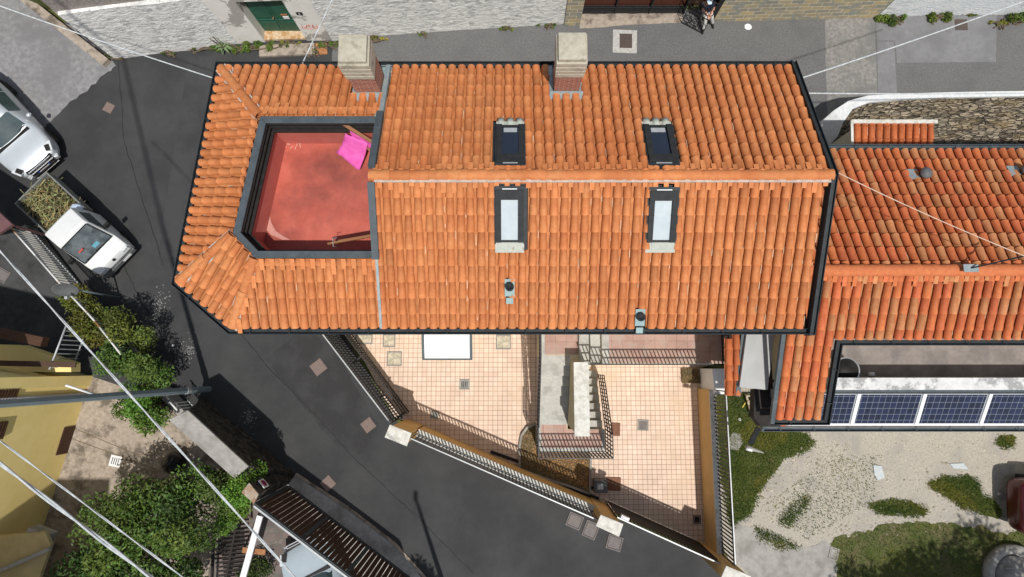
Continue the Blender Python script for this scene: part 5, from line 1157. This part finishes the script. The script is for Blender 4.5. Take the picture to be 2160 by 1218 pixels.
# drain arm with white lamp head at the lean-to corner
da = thing('wall_lamp','grey arm with a white pointed lamp head at the lean-to corner','lamp',P(1600,900,0))
m = MB(); m.beam(P(1600,903,3.5),P(1583,936,3.7),.13,.06); m.build('arm', framem, da)
m = MB(); a = P(1574,944,3.7); b_ = P(1609,955,3.7)
m.tube([a,a.lerp(b_,.4),b_],.085,10,r2=.02); m.lathe(b_,[(0,-.03),(.03,0),(0,.03)],10); m.build('lamp_head', greyc, da)
m = MB(); m.tube([a+Vector((-.02,-.03,.05)),a.lerp(b_,.3)+Vector((0,-.03,.06))],.04,8); m.build('lamp_glass', whitem, da)
# round well, bottom right
wr = thing('well','round concrete well with a dark lid in the bottom right corner','well',P(2170,1225,0)); c = P(2172,1228,.7); c.z=0
m = MB(); m.lathe(c,[(.95,0),(.95,.25),(.70,.25),(.70,.1),(0,.1)],40); m.build('ring', greyc, wr); m = MB(); m.lathe(c,[(.60,.1),(.60,.18),(0,.20)],32); m.box(c+Vector((-.2,.25,.22)),(.25,.05,.04)); m.build('lid', greyc, wr)

# =====================================================================  VEHICLES
def car(name,label,loc,heading,paint,L=4.1,Wd=1.78,Ht=1.48,group=None,hatch=True):
    o = thing(name,label,'car',loc,math.atan2(heading[1],heading[0]),group)
    # stations from the nose (x=0) to the tail (x=-L): x, half width at belt, sill z, belt z, top half width, top z
    stn = [(.0,.52,.32,.58,.44,.62),(-.10,.70,.24,.66,.60,.70),(-.35,.84,.22,.76,.70,.82),(-.75,.88,.22,.86,.73,.92),(-1.08,.89,.22,.92,.72,.99),(-1.62,.89,.22,.95,.62,Ht-.10),(-1.95,.89,.22,.96,.60,Ht-.02),
           (-2.6,.89,.22,.97,.60,Ht),(-3.2,.89,.22,.98,.58,Ht-.04),(-3.65,.87,.24,.98,.52,Ht-.14),(-3.98,.80,.28,.96,.66,1.0),(-L,.68,.34,.80,.58,.84)]
    ks = Wd/1.78
    def ringp(s):
        x,hb_,zs,zb,ht_,zt_ = s; hb_*=ks; ht_*=ks
        return [(x,0,zs),(x,hb_*.85,zs),(x,hb_*.98,zs+.12),(x,hb_,(zs+zb)/2+.05),(x,hb_*.97,zb),(x,ht_,zt_-.03),(x,ht_*.72,zt_),(x,0,zt_+.02)]
    rings = [ringp(s) for s in stn]; bm_ = MB(); gm = MB(); sm_ = MB(); n_ = 8
    G = []
    for r_ in rings:
        full = r_+[(p[0],-p[1],p[2]) for p in r_[-2:0:-1]]; G.append(full)
    nn_ = len(G[0]); vs = [p for r_ in G for p in r_]; fs = []
    for i in range(len(G)-1):
        for j in range(nn_): fs.append((i*nn_+j,i*nn_+(j+1)%nn_,(i+1)*nn_+(j+1)%nn_,(i+1)*nn_+j))
    fs += [tuple(range(nn_-1,-1,-1)), tuple(range((len(G)-1)*nn_,len(G)*nn_))]
    bm_.add(vs,fs,smooth=True); body = bm_.build('body', paint, o, local=True, subsurf=2)
    def lift(p,k=.012): return (p[0],p[1]*1.005,p[2]+k)
    def patch(i0,i1,ja,jb,name,mat,ins=(.06,.06),k=.014,nx=6,ny=8):
        """smooth patch lying on the body between two stations; ja,jb are half-width fractions"""
        m = MB(); A0,A1 = stn[i0],stn[i1]; vs=[]; 
        for a in range(nx+1):
            t = ins[0]+(1-ins[0]-ins[1])*a/nx
            xx = lerp(A0[0],A1[0],t); zz = lerp(A0[5],A1[5],t)+.02; hw = lerp(A0[4],A1[4],t)*ks*.96
            for b in range(ny+1):
                f = lerp(ja,jb,b/ny); vs.append((xx+.06*(1-f*f)-.03*(1),hw*f,zz-.045*f*f+k))
        m.add(vs,[(a*(ny+1)+b,a*(ny+1)+b+1,(a+1)*(ny+1)+b+1,(a+1)*(ny+1)+b) for a in range(nx) for b in range(ny)],smooth=True); return m.build(name,mat,o,local=True)
    patch(4,5,-1,1,'windscreen',carg,(.0,.04),k=.03); patch(9,10,-1,1,'rear_window',carg,(.08,.25),k=.03)
    for sg in (1,-1):
        m = MB()
        for (i0,i1,a,b) in ((5,6,.15,1),(6,7,0,.96),(7,8,.04,1),(8,9,0,.7)):
            s0,s1 = stn[i0],stn[i1]
            def pt(s_a,s_b,t,f): 
                hb_ = lerp(s_a[1],s_b[1],t)*.975*ks; ht_ = lerp(s_a[4],s_b[4],t)*ks; zb_ = lerp(s_a[3],s_b[3],t)+.02; zt_ = lerp(s_a[5],s_b[5],t)-.07
                return (lerp(s_a[0],s_b[0],t),sg*(lerp(hb_,ht_,f)+.014),lerp(zb_,zt_,f))
            q = [pt(s0,s1,a,.06),pt(s0,s1,b,.06),pt(s0,s1,b,.94),pt(s0,s1,a,.94)]; m.add(q,[(0,1,2,3)] if sg>0 else [(3,2,1,0)])
        m.build('side_window', carg, o, local=True)
        m = MB(); m.box((-.26,sg*.66*ks,.735),(.34,.20,.07),(1,-.45*sg,-.1)); m.build('headlight', lens, o, local=True, bevel=.02)
        m = MB(); m.box((-.22,sg*.60*ks,.775),(.22,.16,.03),(1,-.45*sg,-.1)); m.build('headlight_bezel', black, o, local=True, bevel=.01)
        m = MB(); m.lathe((-1.35,sg*(.90*ks+.06),1.0),[(0,-.10),(.07,-.06),(.085,.02),(0,.09)],10,ax=(0,sg,0)); m.build('wing_mirror', paint, o, local=True)
        for xw in (-.82,-L+.78):
            m = MB(); m.lathe((xw,sg*(.72*ks),.31),[(.20,0),(.31,.01),(.315,.10),(.30,.17),(.20,.18)],22,ax=(0,sg,0)); wh = m.build('wheel', rubber, o, local=True)
            m = MB(); m.lathe((xw,sg*(.72*ks),.31),[(.20,.12),(.19,.165),(.03,.15),(0,.16)],16,ax=(0,sg,0)); m.build('rim', chrome, wh, local=True)
        m = MB(); m.box((-.03,sg*.52*ks,.45),(.14,.22,.12),(1,-.35*sg,0)); m.build('fog_light', chrome, o, local=True, bevel=.015)
    m = MB(); m.box((-.07,0,.655),(.12,1.02,.06)); m.box((-.0,0,.56),(.12,.92,.10)); m.box((.03,0,.42),(.09,.84,.12)); m.build('grille', black, o, local=True, bevel=.02)
    m = MB(); m.box((-.01,0,.69),(.03,.90,.02)); m.box((.055,0,.615),(.04,.95,.022)); m.box((.05,0,.33),(.04,.95,.03)); m.build('bumper_trim', chrome, o, local=True, bevel=.005)
    m = MB(); m.box((.045,0,.50),(.025,.50,.11),(1,0,0),(.25,0,1)); pp_ = m.build('licence_plate', whitem, o, local=True)
    m = MB(); 
    for s_ in (-1,1): m.box((.050,s_*.225,.502),(.025,.05,.105),(1,0,0),(.25,0,1))
    m.build('plate_band', bluep, pp_, local=True)
    m = MB(); m.beam((-1.02,-.66*ks,1.01),(-1.02,.66*ks,1.01),.10,.02); 
    m.beam((-1.08,.1,1.035),(-1.13,.62,1.06),.02,.015); m.build('wiper_cowl', black, o, local=True)
    return o
hd = (.70,-.71)
nose = P(92,352,.5); nose.z = 0
car('silver_car','silver hatchback with its nose behind the truck at the left edge', (nose.x,nose.y,0), hd, silver)
nose = P(622,1192,1.0); nose.z = 0
car('pale_blue_car','pale blue car roof behind the brown slatted gate', P(625,1150,1.0)*1.0 - Vector((0,0,1.0)), (-.45,.89), carl)
p = P(2095,1030,.6); car('dark_red_car','dark red car nosing in at the right edge', (P(2133,1062,.6).x+4.1,P(2133,1062,.6).y-.35,0), (1,-.08), carr)

# pickup truck (local x forward, origin at the front bumper)
front = P(251,553,.45); hd = Vector((.755,-.655,0)).normalized()
tk = thing('pickup_truck','small white pickup with an open bed full of cut branches','truck',(front.x,front.y,0),math.atan2(hd.y,hd.x))
Lt = 3.62; hw = .68
m = MB()
sec = [(.0,.62,.30,.62),(-.06,.66,.24,.72),(-.38,.68,.24,.90)]
# cab as loft: nose, windscreen, roof, back
st_ = [(.0,.60,.28,.56,.56),(-.07,.66,.22,.70,.64),(-.40,.68,.22,.92,.64),(-.46,.68,.22,.95,.635),(-.98,.68,.22,1.02,.60),(-.985,.68,.22,1.52,.575),(-1.05,.68,.22,1.60,.575),(-1.62,.68,.22,1.62,.58),(-1.72,.68,.22,1.56,.58)]
# profile ring: sill, side, belt, top edge, top centre
prof = [(.0,.60,.28,.60,.58),(-.07,.665,.22,.74,.64),(-.36,.68,.22,.90,.655),(-.47,.68,.22,.95,.65),(-1.00,.68,.22,1.56,.57),(-1.10,.68,.22,1.64,.56),(-1.65,.68,.22,1.66,.57),(-1.74,.68,.22,1.58,.575)]
G = []
for (x,wb,zs,zt_,wt) in prof:
    zb = min(.98,zt_-.03); G.append([(x,0,zs),(x,wb*.92,zs),(x,wb,zs+.1),(x,wb*1.0,(zs+zb)/2),(x,wb*.985,zb),(x,wt,zt_-.02),(x,wt*.9,zt_),(x,0,zt_+.015)])
vs = []; 
G = [r_+[(p[0],-p[1],p[2]) for p in r_[-2:0:-1]] for r_ in G]; nn_ = len(G[0])
for r_ in G: vs += r_
fs = [(i*nn_+j,i*nn_+(j+1)%nn_,(i+1)*nn_+(j+1)%nn_,(i+1)*nn_+j) for i in range(len(G)-1) for j in range(nn_)]+[tuple(range(nn_-1,-1,-1)),tuple(range((len(G)-1)*nn_,len(G)*nn_))]
m.add(vs,fs); cab = m.build('cab', vanw, tk, local=True, bevel=.03)
for p_ in cab.data.polygons: p_.use_smooth = True
m = MB(); a0 = Vector((-.50,0,.985)); a1 = Vector((-.98,0,1.555)); off = Vector((.03,0,.03))
m.add([a0+off+Vector((0,.585,0)),a0+off+Vector((0,-.585,0)),a1+off+Vector((0,-.51,0)),a1+off+Vector((0,.51,0))],[(0,3,2,1)]); 
ws = m.build('windscreen', vang, tk, local=True)
m = MB()
for a,b_ in (((-.48,.60,.975),(-.48,-.60,.975)),((-.48,-.60,.975),(-.985,-.525,1.58)),((-.985,-.525,1.58),(-.985,.525,1.58)),((-.985,.525,1.58),(-.48,.60,.975))): m.beam(Vector(a)+off,Vector(b_)+off,.03,.015)
m.beam(Vector((-.44,.45,1.0)),Vector((-.47,-.05,1.03)),.02,.015); m.beam(Vector((-.44,-.05,1.0)),Vector((-.47,-.45,1.03)),.02,.015)
m.build('seal_and_wipers', rubber, ws, local=True)
m = MB(); m.box((-.66,-.28,1.30),(.10,.18,.04),(1,0,1.15)); m.build('red_sun_card', M('red_paper',(.55,.08,.07),None,4,.6), ws, local=True)
m = MB(); m.box((-.56,.12,1.13),(.12,.22,.012),(1,0,-1.12)); m.build('blue_paper', M('teal_paper',(.12,.35,.45),None,4,.6), ws, local=True)
for sg in (1,-1):
    m = MB(); y = lambda z: sg*(lerp(.67,.575,(z-.98)/.6)+.012)
    q = [(-.66,y(1.02),1.02),(-1.55,y(1.02),1.02),(-1.52,y(1.48),1.48),(-1.02,y(1.48),1.48)]; m.add(q,[(0,1,2,3)] if sg<0 else [(3,2,1,0)]); m.build('side_window', carg, tk, local=True)
    m = MB(); m.box((-.78,sg*.80,1.08),(.10,.20,.16)); m.beam((-.78,sg*.68,1.0),(-.78,sg*.78,1.05),.03,.03); m.build('wing_mirror', rubber, tk, local=True, bevel=.02)
    m = MB(); m.box((-.045,sg*.50,.66),(.10,.24,.14),(1,0,0),(.3,0,1)); m.build('headlight', lens, tk, local=True, bevel=.02)
    for xw in (-.62,-2.75):
        m = MB(); m.lathe((xw,sg*.52,.27),[(.16,0),(.27,.01),(.275,.09),(.26,.15),(.16,.16)],20,ax=(0,sg,0)); m.build('wheel', rubber, tk, local=True)
m = MB(); m.box((.03,0,.44),(.14,1.30,.20)); m.box((.06,0,.52),(.10,1.34,.04)); m.build('bumper', greypl, tk, local=True, bevel=.03)
m = MB(); m.box((.115,.30,.46),(.015,.34,.10)); m.build('licence_plate', whitem, tk, local=True)
m = MB(); m.lathe((-.03,.02,.70),[(.05,0),(.05,.02),(0,.03)],14,ax=(1,0,.4)); m.build('badge', rubber, tk, local=True)
m = MB(); xa,xb_ = -1.82,-Lt; 
m.box(((xa+xb_)/2,0,.62),(xa-xb_,1.36,.06)); m.box(((xa+xb_)/2,.70,.84),(xa-xb_,.05,.40)); m.box(((xa+xb_)/2,-.70,.84),(xa-xb_,.05,.40)); m.box((xb_,0,.84),(.05,1.44,.40)); m.box((xa,0,.86),(.05,1.44,.44))
m.box((xb_+.10,.0,.66),(.18,1.3,.05)); m.build('bed', bedm, tk, local=True, bevel=.01)
m = MB(); m.box((-2.6,0,.42),(1.8,.5,.2)); m.box((-2.2,0,.5),(1.0,.9,.1)); m.build('chassis', rubber, tk, local=True)
# branches
m = MB(); rs3 = np.random.RandomState(4); hv = Vector((hd.x,hd.y,0)); sv_ = Vector((-hd.y,hd.x,0))
for _ in range(800):
    fx = rs3.uniform(-3.5,-1.95); fy = rs3.uniform(-.58,.58); z_ = .70+rs3.uniform(0,.42)*(1-(fy/.75)**2); p = Vector((front.x,front.y,0))+hv*fx+sv_*fy; p.z = z_
    a = rs3.uniform(0,6.28); L_ = rs3.uniform(.15,.8); dv = Vector((math.cos(a),math.sin(a),rs3.uniform(-.3,.3)))*L_
    e_ = p+dv*.5; rel = e_-Vector((front.x,front.y,0)); 
    if abs(rel.dot(sv_)) > .68 or rel.dot(hv) > -1.85 or rel.dot(hv) < -3.6: continue
    c = [(.8,.85,.9),(1.7,1.6,1.3),(.32,.3,.3),(1.2,1.35,1.15)][rs3.randint(4)]; m.tube([p-dv*.5,p+Vector((0,0,.03)),e_],rs3.uniform(.006,.018),4,r2=.004,col=c)
for _ in range(1500):
    fx = rs3.uniform(-3.5,-1.95); fy = rs3.uniform(-.6,.6); z_ = .75+rs3.uniform(.0,.42)*(1-(fy/.8)**2); p = Vector((front.x,front.y,0))+hv*fx+sv_*fy; p.z = z_
    a = Vector(rs3.normal(size=3)).normalized(); b_ = a.orthogonal().normalized(); L_ = rs3.uniform(.03,.08); gsel = fx < -2.3 and rs3.rand()<.6
    c = (1.0,1.5,1.15) if gsel else (.75,.6,.45); s_ = rs3.uniform(.5,1.2); m.add([p-a*L_,p+b_*L_*.35,p+a*L_,p-b_*L_*.35],[(0,1,2,3)],col=tuple(x*s_ for x in c))
tag(m.build('cut_branches', M('cut_greenery',(.20,.17,.09),(.32,.27,.15),6,.85,tint=True)),'tangled heap of cut branches and leaves in the truck bed','branches',kind='stuff')
m = MB(); p = Vector((front.x,front.y,.98))+hv*-1.9+sv_*.52; m.lathe(p,[(.02,0),(.16,.02),(.20,.1),(.14,.22),(0,.26)],9); m.v = [(x+random.uniform(-.03,.03),y+random.uniform(-.03,.03),z) for x,y,z in m.v]; tag(m.build('plastic_bag', lblue),'pale crumpled plastic bag on the truck bed behind the cab','bag')
# plum awning corner at left edge
m = MB(); m.prism([(p.x,p.y) for p in (P(-220,300,2.3),P(-5,445,2.3),P(26,474,2.3),P(-20,505,2.3),P(-300,560,2.3))],2.2,2.3); m.beam(P(26,474,2.2)-Vector((.1,0,0)),Vector((P(26,474,2.2).x-.1,P(26,474,2.2).y,0)),.06,.06,up=(1,0,0)); tag(m.build('awning', plumw),'plum coloured awning corner at the left edge beside the railing','awning')

# =====================================================================  DECKCHAIRS
def deckchair(label, A, B, ztop, zfl_, wdt, fabric, drape):
    """A: upper end of the back frame, B: lower end on the floor (xy)"""
    o = thing('deckchair', label, 'deckchair', (B[0],B[1],zfl_)); A = Vector((A[0],A[1],ztop)); B = Vector((B[0],B[1],zfl_+.02)); d = Vector((B.x-A.x,B.y-A.y,0)).normalized(); s_ = Vector((-d.y,d.x,0))
    m = MB()
    for k in (-.5,.5): m.beam(A+s_*wdt*k,B+s_*wdt*k,.035,.06)
    m.beam(A-s_*wdt/2,A+s_*wdt/2,.05,.05); m.build('back_frame', wood, o)
    m = MB(); A2 = A.lerp(B,.42); lo_ = Vector((A.x,A.y,zfl_+.02))-d*.1; hi_ = B+Vector((0,0,.42))
    for k in (-.44,.44): m.beam(lo_+s_*wdt*k,hi_+s_*wdt*k,.035,.05)
    m.beam(hi_-s_*wdt/2,hi_+s_*wdt/2,.05,.05); m.build('seat_frame', wood, o)
    return o,A,B,d,s_
zf_ = 5.88
A = P(722,262,6.75); B = P(800,318,5.9)
dc = thing('deckchair','wooden deckchair with bright pink fabric in the corner of the roof terrace','deckchair',(P(760,300,zf_).x,P(760,300,zf_).y,zf_))
for (a_,b_,w_) in ((P(705,250,7.0),P(791,304,6.75),.075),(P(706,252,6.95),P(748,312,6.0),.06)):
    m = MB(); m.beam(a_,b_,w_,.05); m.build('back_frame', wood, dc)
m = MB(); m.beam(P(762,304,6.55),P(800,332,6.35),.05,.05); m.build('seat_frame', wood, dc)
for (u,v) in ((742,306),(792,326)):
    q_ = P(u,v,6.4); m = MB(); m.beam(q_,(q_.x+.05,q_.y-.05,zf_),.045,.045,up=(1,0,0)); m.build('leg', wood, dc)
m = MB(); q = [P(728,282,6.75),P(776,302,6.75),P(757,360,6.25),P(709,322,6.3)]; N_ = 8; vs = []
rs5 = random.Random(6)
for a in range(N_+1):
    for b in range(N_+1):
        f,g_ = a/N_,b/N_; p = q[0].lerp(q[1],f).lerp(q[3].lerp(q[2],f),g_); vs.append(p+Vector((rs5.uniform(-.012,.012),rs5.uniform(-.012,.012),rs5.uniform(-.02,.02)-.08*math.sin(math.pi*g_))))
m.add(vs,[(a*(N_+1)+b,a*(N_+1)+b+1,(a+1)*(N_+1)+b+1,(a+1)*(N_+1)+b) for a in range(N_) for b in range(N_)],smooth=True)
q = [P(738,276,6.83),P(789,306,6.62),P(786,314,6.5),P(748,300,6.5)]; m.add(q,[(0,1,2,3)])
fo = m.build('fabric', pink, dc); md = fo.modifiers.new('solid','SOLIDIFY'); md.thickness = .012
A = P(690,514,6.6); B = P(800,497,6.5)
dc2 = thing('deckchair','folded wooden deckchair leaning along the south side of the roof terrace','deckchair',(A.x,A.y,zf_)); m = MB(); A.z=6.55; B.z=6.55
m.beam(A,B,.04,.06); m.beam(A+Vector((0,.16,-.5)),B+Vector((0,.16,-.5)),.04,.05); m.beam(A+Vector((.1,.04,-.1)),A+Vector((.1,.18,-.65)),.04,.04); m.beam(B+Vector((-.1,.04,-.1)),B+Vector((-.1,.18,-.65)),.04,.04); m.build('frame', wood, dc2)
m = MB(); c = P(706,512,6.6); m.tube([c+Vector((.04,.11,0)),c+Vector((-.05,.10,0)),c+Vector((-.04,-.02,.0)),c+Vector((-.03,-.09,0)),c+Vector((.05,-.11,0))],.008,6); m.build('notch_wire', railw, dc2)

# =====================================================================  PERSON
pf = thing('person','person in dark shirt, light grey trousers and pale blue cap seated by the gate','person',P(1490,55))
def skinned(name, verts, edges, radii, mat, parent, root=0, lev=2):
    me = bpy.data.meshes.new(name); off = world_loc(parent); me.from_pydata([tuple(Vector(v)-off) for v in verts], edges, []); o = bpy.data.objects.new(name, me); C.objects.link(o); o.parent = parent
    sk_ = o.modifiers.new('skin','SKIN')
    for v,r_ in zip(me.skin_vertices[0].data, radii): v.radius = (r_,r_)
    me.skin_vertices[0].data[root].use_root = True
    s_ = o.modifiers.new('sub','SUBSURF'); s_.levels = lev; s_.render_levels = lev; me.materials.append(mat); return o
hip = P(1492,22,.5); kL = P(1489,40,.52); fL = P(1483,62,.08); kR = P(1501,36,.52); fR = P(1503,50,.08); ch = P(1492,10,.95); nk = P(1493,3,1.15); hd_ = P(1496,0,1.3)
shL = ch+Vector((-.19,.0,.08)); shR = ch+Vector((.19,0,.08)); elL = P(1485,22,.75); haL = P(1494,34,.62); elR = P(1506,18,.75); haR = P(1500,30,.62)
skinned('body',[hip,ch,nk,hd_,shL,elL,haL,shR,elR,haR,hd_+Vector((0,-.02,.1))],[(0,1),(1,2),(2,3),(3,10),(1,4),(4,5),(5,6),(1,7),(7,8),(8,9)],[.13,.15,.055,.09,.06,.042,.032,.06,.042,.032,.07],skin,pf)
skinned('shirt',[hip,ch,shL,shL.lerp(elL,.6),shR,shR.lerp(elR,.6),ch.lerp(nk,.5)],[(0,1),(1,2),(2,3),(1,4),(4,5),(1,6)],[.165,.18,.085,.065,.085,.065,.09],navy,pf)
skinned('trousers',[hip,hip+Vector((-.09,0,0)),kL,fL,hip+Vector((.09,0,0)),kR,fR],[(0,1),(1,2),(2,3),(0,4),(4,5),(5,6)],[.15,.11,.08,.055,.11,.08,.055],greyt,pf)
skinned('shoe',[fL+Vector((0,.03,-.03)),fL+Vector((-.02,-.18,-.04))],[(0,1)],[.05,.035],rubber,pf); skinned('shoe',[fR+Vector((0,.03,-.03)),fR+Vector((.03,-.18,-.04))],[(0,1)],[.05,.035],rubber,pf)
for hnd,dr_ in ((haL,Vector((.3,-1,-.2)).normalized()),(haR,Vector((-.2,-1,-.2)).normalized())):
    sd = dr_.cross(Vector((0,0,1))).normalized(); vs=[hnd,hnd+dr_*.06]; ed=[(0,1)]; ra=[.025,.028]
    for k in range(4):
        b0 = hnd+dr_*.07+sd*(.012+.018*(k-2)); vs += [b0,b0+dr_*.035,b0+dr_*(.055-.006*abs(k-1))+Vector((0,0,-.02))]; i_ = len(vs)-3; ed += [(1,i_),(i_,i_+1),(i_+1,i_+2)]; ra += [.010,.009,.008]
    b0 = hnd+dr_*.02+sd*.03; vs += [b0,b0+dr_*.03+sd*.02]; i_ = len(vs)-2; ed += [(0,i_),(i_,i_+1)]; ra += [.011,.009]
    skinned('hand',vs,ed,ra,skin,pf,lev=1)
m = MB(); m.lathe(hd_+Vector((0,0,.05)),[(.115,0),(.112,.05),(.09,.11),(.05,.14),(0,.15)],20); m.add([hd_+Vector((x_,y_,.05)) for x_,y_ in ((-.09,-.08),(-.05,-.20),(.05,-.20),(.09,-.08))],[(0,1,2,3)]); m.build('cap', lblue, pf)
m = MB(); c = P(1492,20,.2); c.z = 0; m.box(c+Vector((0,.02,.36)),(.36,.34,.05))
for a in (-1,1):
    for b in (-1,1): m.box(c+Vector((a*.14,b*.13+.02,.17)),(.035,.035,.34))
tag(m.build('stool', wood),'low wooden stool under the seated person','stool')

# =====================================================================  CABLES
def cable(label, a, b, r, mat=cablem, sag=.0, twist=0, name='cable'):
    a = Vector(a); b = Vector(b); m = MB(); n_ = 24 if not twist else 120; pts = []
    for i in range(n_+1):
        t = i/n_; p = a.lerp(b,t); p.z -= sag*4*t*(1-t); pts.append(p)
    if twist:
        d = (b-a).normalized(); s_ = d.orthogonal().normalized(); u_ = d.cross(s_); L = (b-a).length
        for k in range(2):
            m.tube([p+(s_*math.cos(i/n_*L/twist*6.283+k*3.14)+u_*math.sin(i/n_*L/twist*6.283+k*3.14))*r*.7 for i,p in enumerate(pts)],r*.75,6)
    else: m.tube(pts,r,6)
    tag(m.build(name, mat),label,'cable')
def ext(u0,v0,u1,v1,z0,z1,e0=.3,e1=.3): 
    return P(u0-(u1-u0)*e0,v0-(v1-v0)*e0,z0), P(u1+(u1-u0)*e1,v1+(v1-v0)*e1,z1)
a,b_ = ext(0,530,622,1218,9.3,9.3); cable('long pale cable from the left edge over the hedge to the pale blue car',a,b_,.016,twist=2.6)
a,b_ = ext(0,978,318,1218,11,11); cable('thick twisted cable across the yellow house at lower left',a,b_,.022,twist=2.2)
a,b_ = ext(0,930,386,1218,10.6,10.6); cable('thin pale cable just above the thick twisted one',a,b_,.011,twist=1.8)
a = P(-120,-30,6.6); b_ = P(459,168,6.35); cable('white cable from the top left edge to the corner of the orange roof',a,b_,.015,sag=.12)
cable('pair of thin cables from the white house front to the eave',P(712,-25,6.5),P(638,134,6.42),.011,twist=.9,mat=cablem)
cable('white cable from the east verge up to the white wall',P(1688,166,6.5),P(2190,-8,5.2),.017,sag=.1)
cable('pale cable running level from the east verge along the stone wall',P(1698,197,6.6),P(2200,196,4.2),.016,sag=.05)
cable('thin orange and white rope across the neighbouring roof',P(1762,362,7.7),P(2200,556,8.0),.010,mat=ropem,sag=.1,name='rope')
# street wire that throws the long thin shadow on the dark street
t0 = Vector((P(441,821).x,P(441,821).y,13.3)); cable('overhead wire leaving the top of the lamp post northwards',t0,t0+Vector((-3.2,10.5,.2)),.05)
# things south of the frame whose shade falls into it
def offtree(label,x,y,zc,r,n,seed):
    o = thing('tree',label,'tree',(x,y,0)); m = MB(); rs_ = random.Random(seed)
    leaves(m,[(x+rs_.uniform(-r,r)*.6,y+rs_.uniform(-r,r)*.5,zc+rs_.uniform(-.8,.8),r*rs_.uniform(.4,.6),r*.5) for _ in range(9)],n,.22,seed); m.build('crown', leafm, o)
    m = MB(); m.tube([(x,y,0),(x,y,zc)],.16,8,r2=.07); m.build('trunk', barkm, o)
offtree('garden tree shading the bottom right corner of the lawn',12.2,-9.9,4.4,2.2,7000,71)
offtree('garden tree shading the well in the bottom right',15.5,-9.3,5.0,2.4,7000,72)
offtree('street tree shading the lower end of the dark street',-3.2,-9.2,4.2,1.5,3500,73)
p = P(945,1262); lp2 = thing('lamp_post','lamp post below the bottom edge whose shadow lies on the street','lamp post',p); m = MB(); m.tube([p,(p.x,p.y,7.4)],.09,8,r2=.05); m.build('shaft', polem, lp2); m = MB(); m.box((p.x+.02,p.y,7.45),(.12,.3,.1)); m.build('lamp_head', railw, lp2)

oh = thing('added_shade_house','unseen cream house block added south of the garden to shade the yellow house','house',(-15.8,-10,0)); m = MB(); m.prism([(-19.5,-7.3),(-12.2,-7.3),(-12.2,-13),(-19.5,-13)],0,8.1); m.build('wall', cream, oh)  # unseen block, added and sized so its shade reaches the yellow wing
m = MB(); m.add([(-19.8,-7.0,8.1),(-11.9,-7.0,8.1),(-11.9,-13.3,8.1),(-19.8,-13.3,8.1),(-19.8,-10.1,8.2),(-11.9,-10.1,8.2)],[(0,1,5,4),(2,3,4,5),(0,4,3),(1,2,5),(3,2,1,0)]); m.build('roof', clay2, oh)  # roof of the unseen added house
m = MB(); 
for xx in (-18,-15.8,-13.6):
    m = MB(); m.box((xx,-7.28,4.6),(.9,.08,1.3)); m.build('window', framem, oh)  # window of the unseen added house
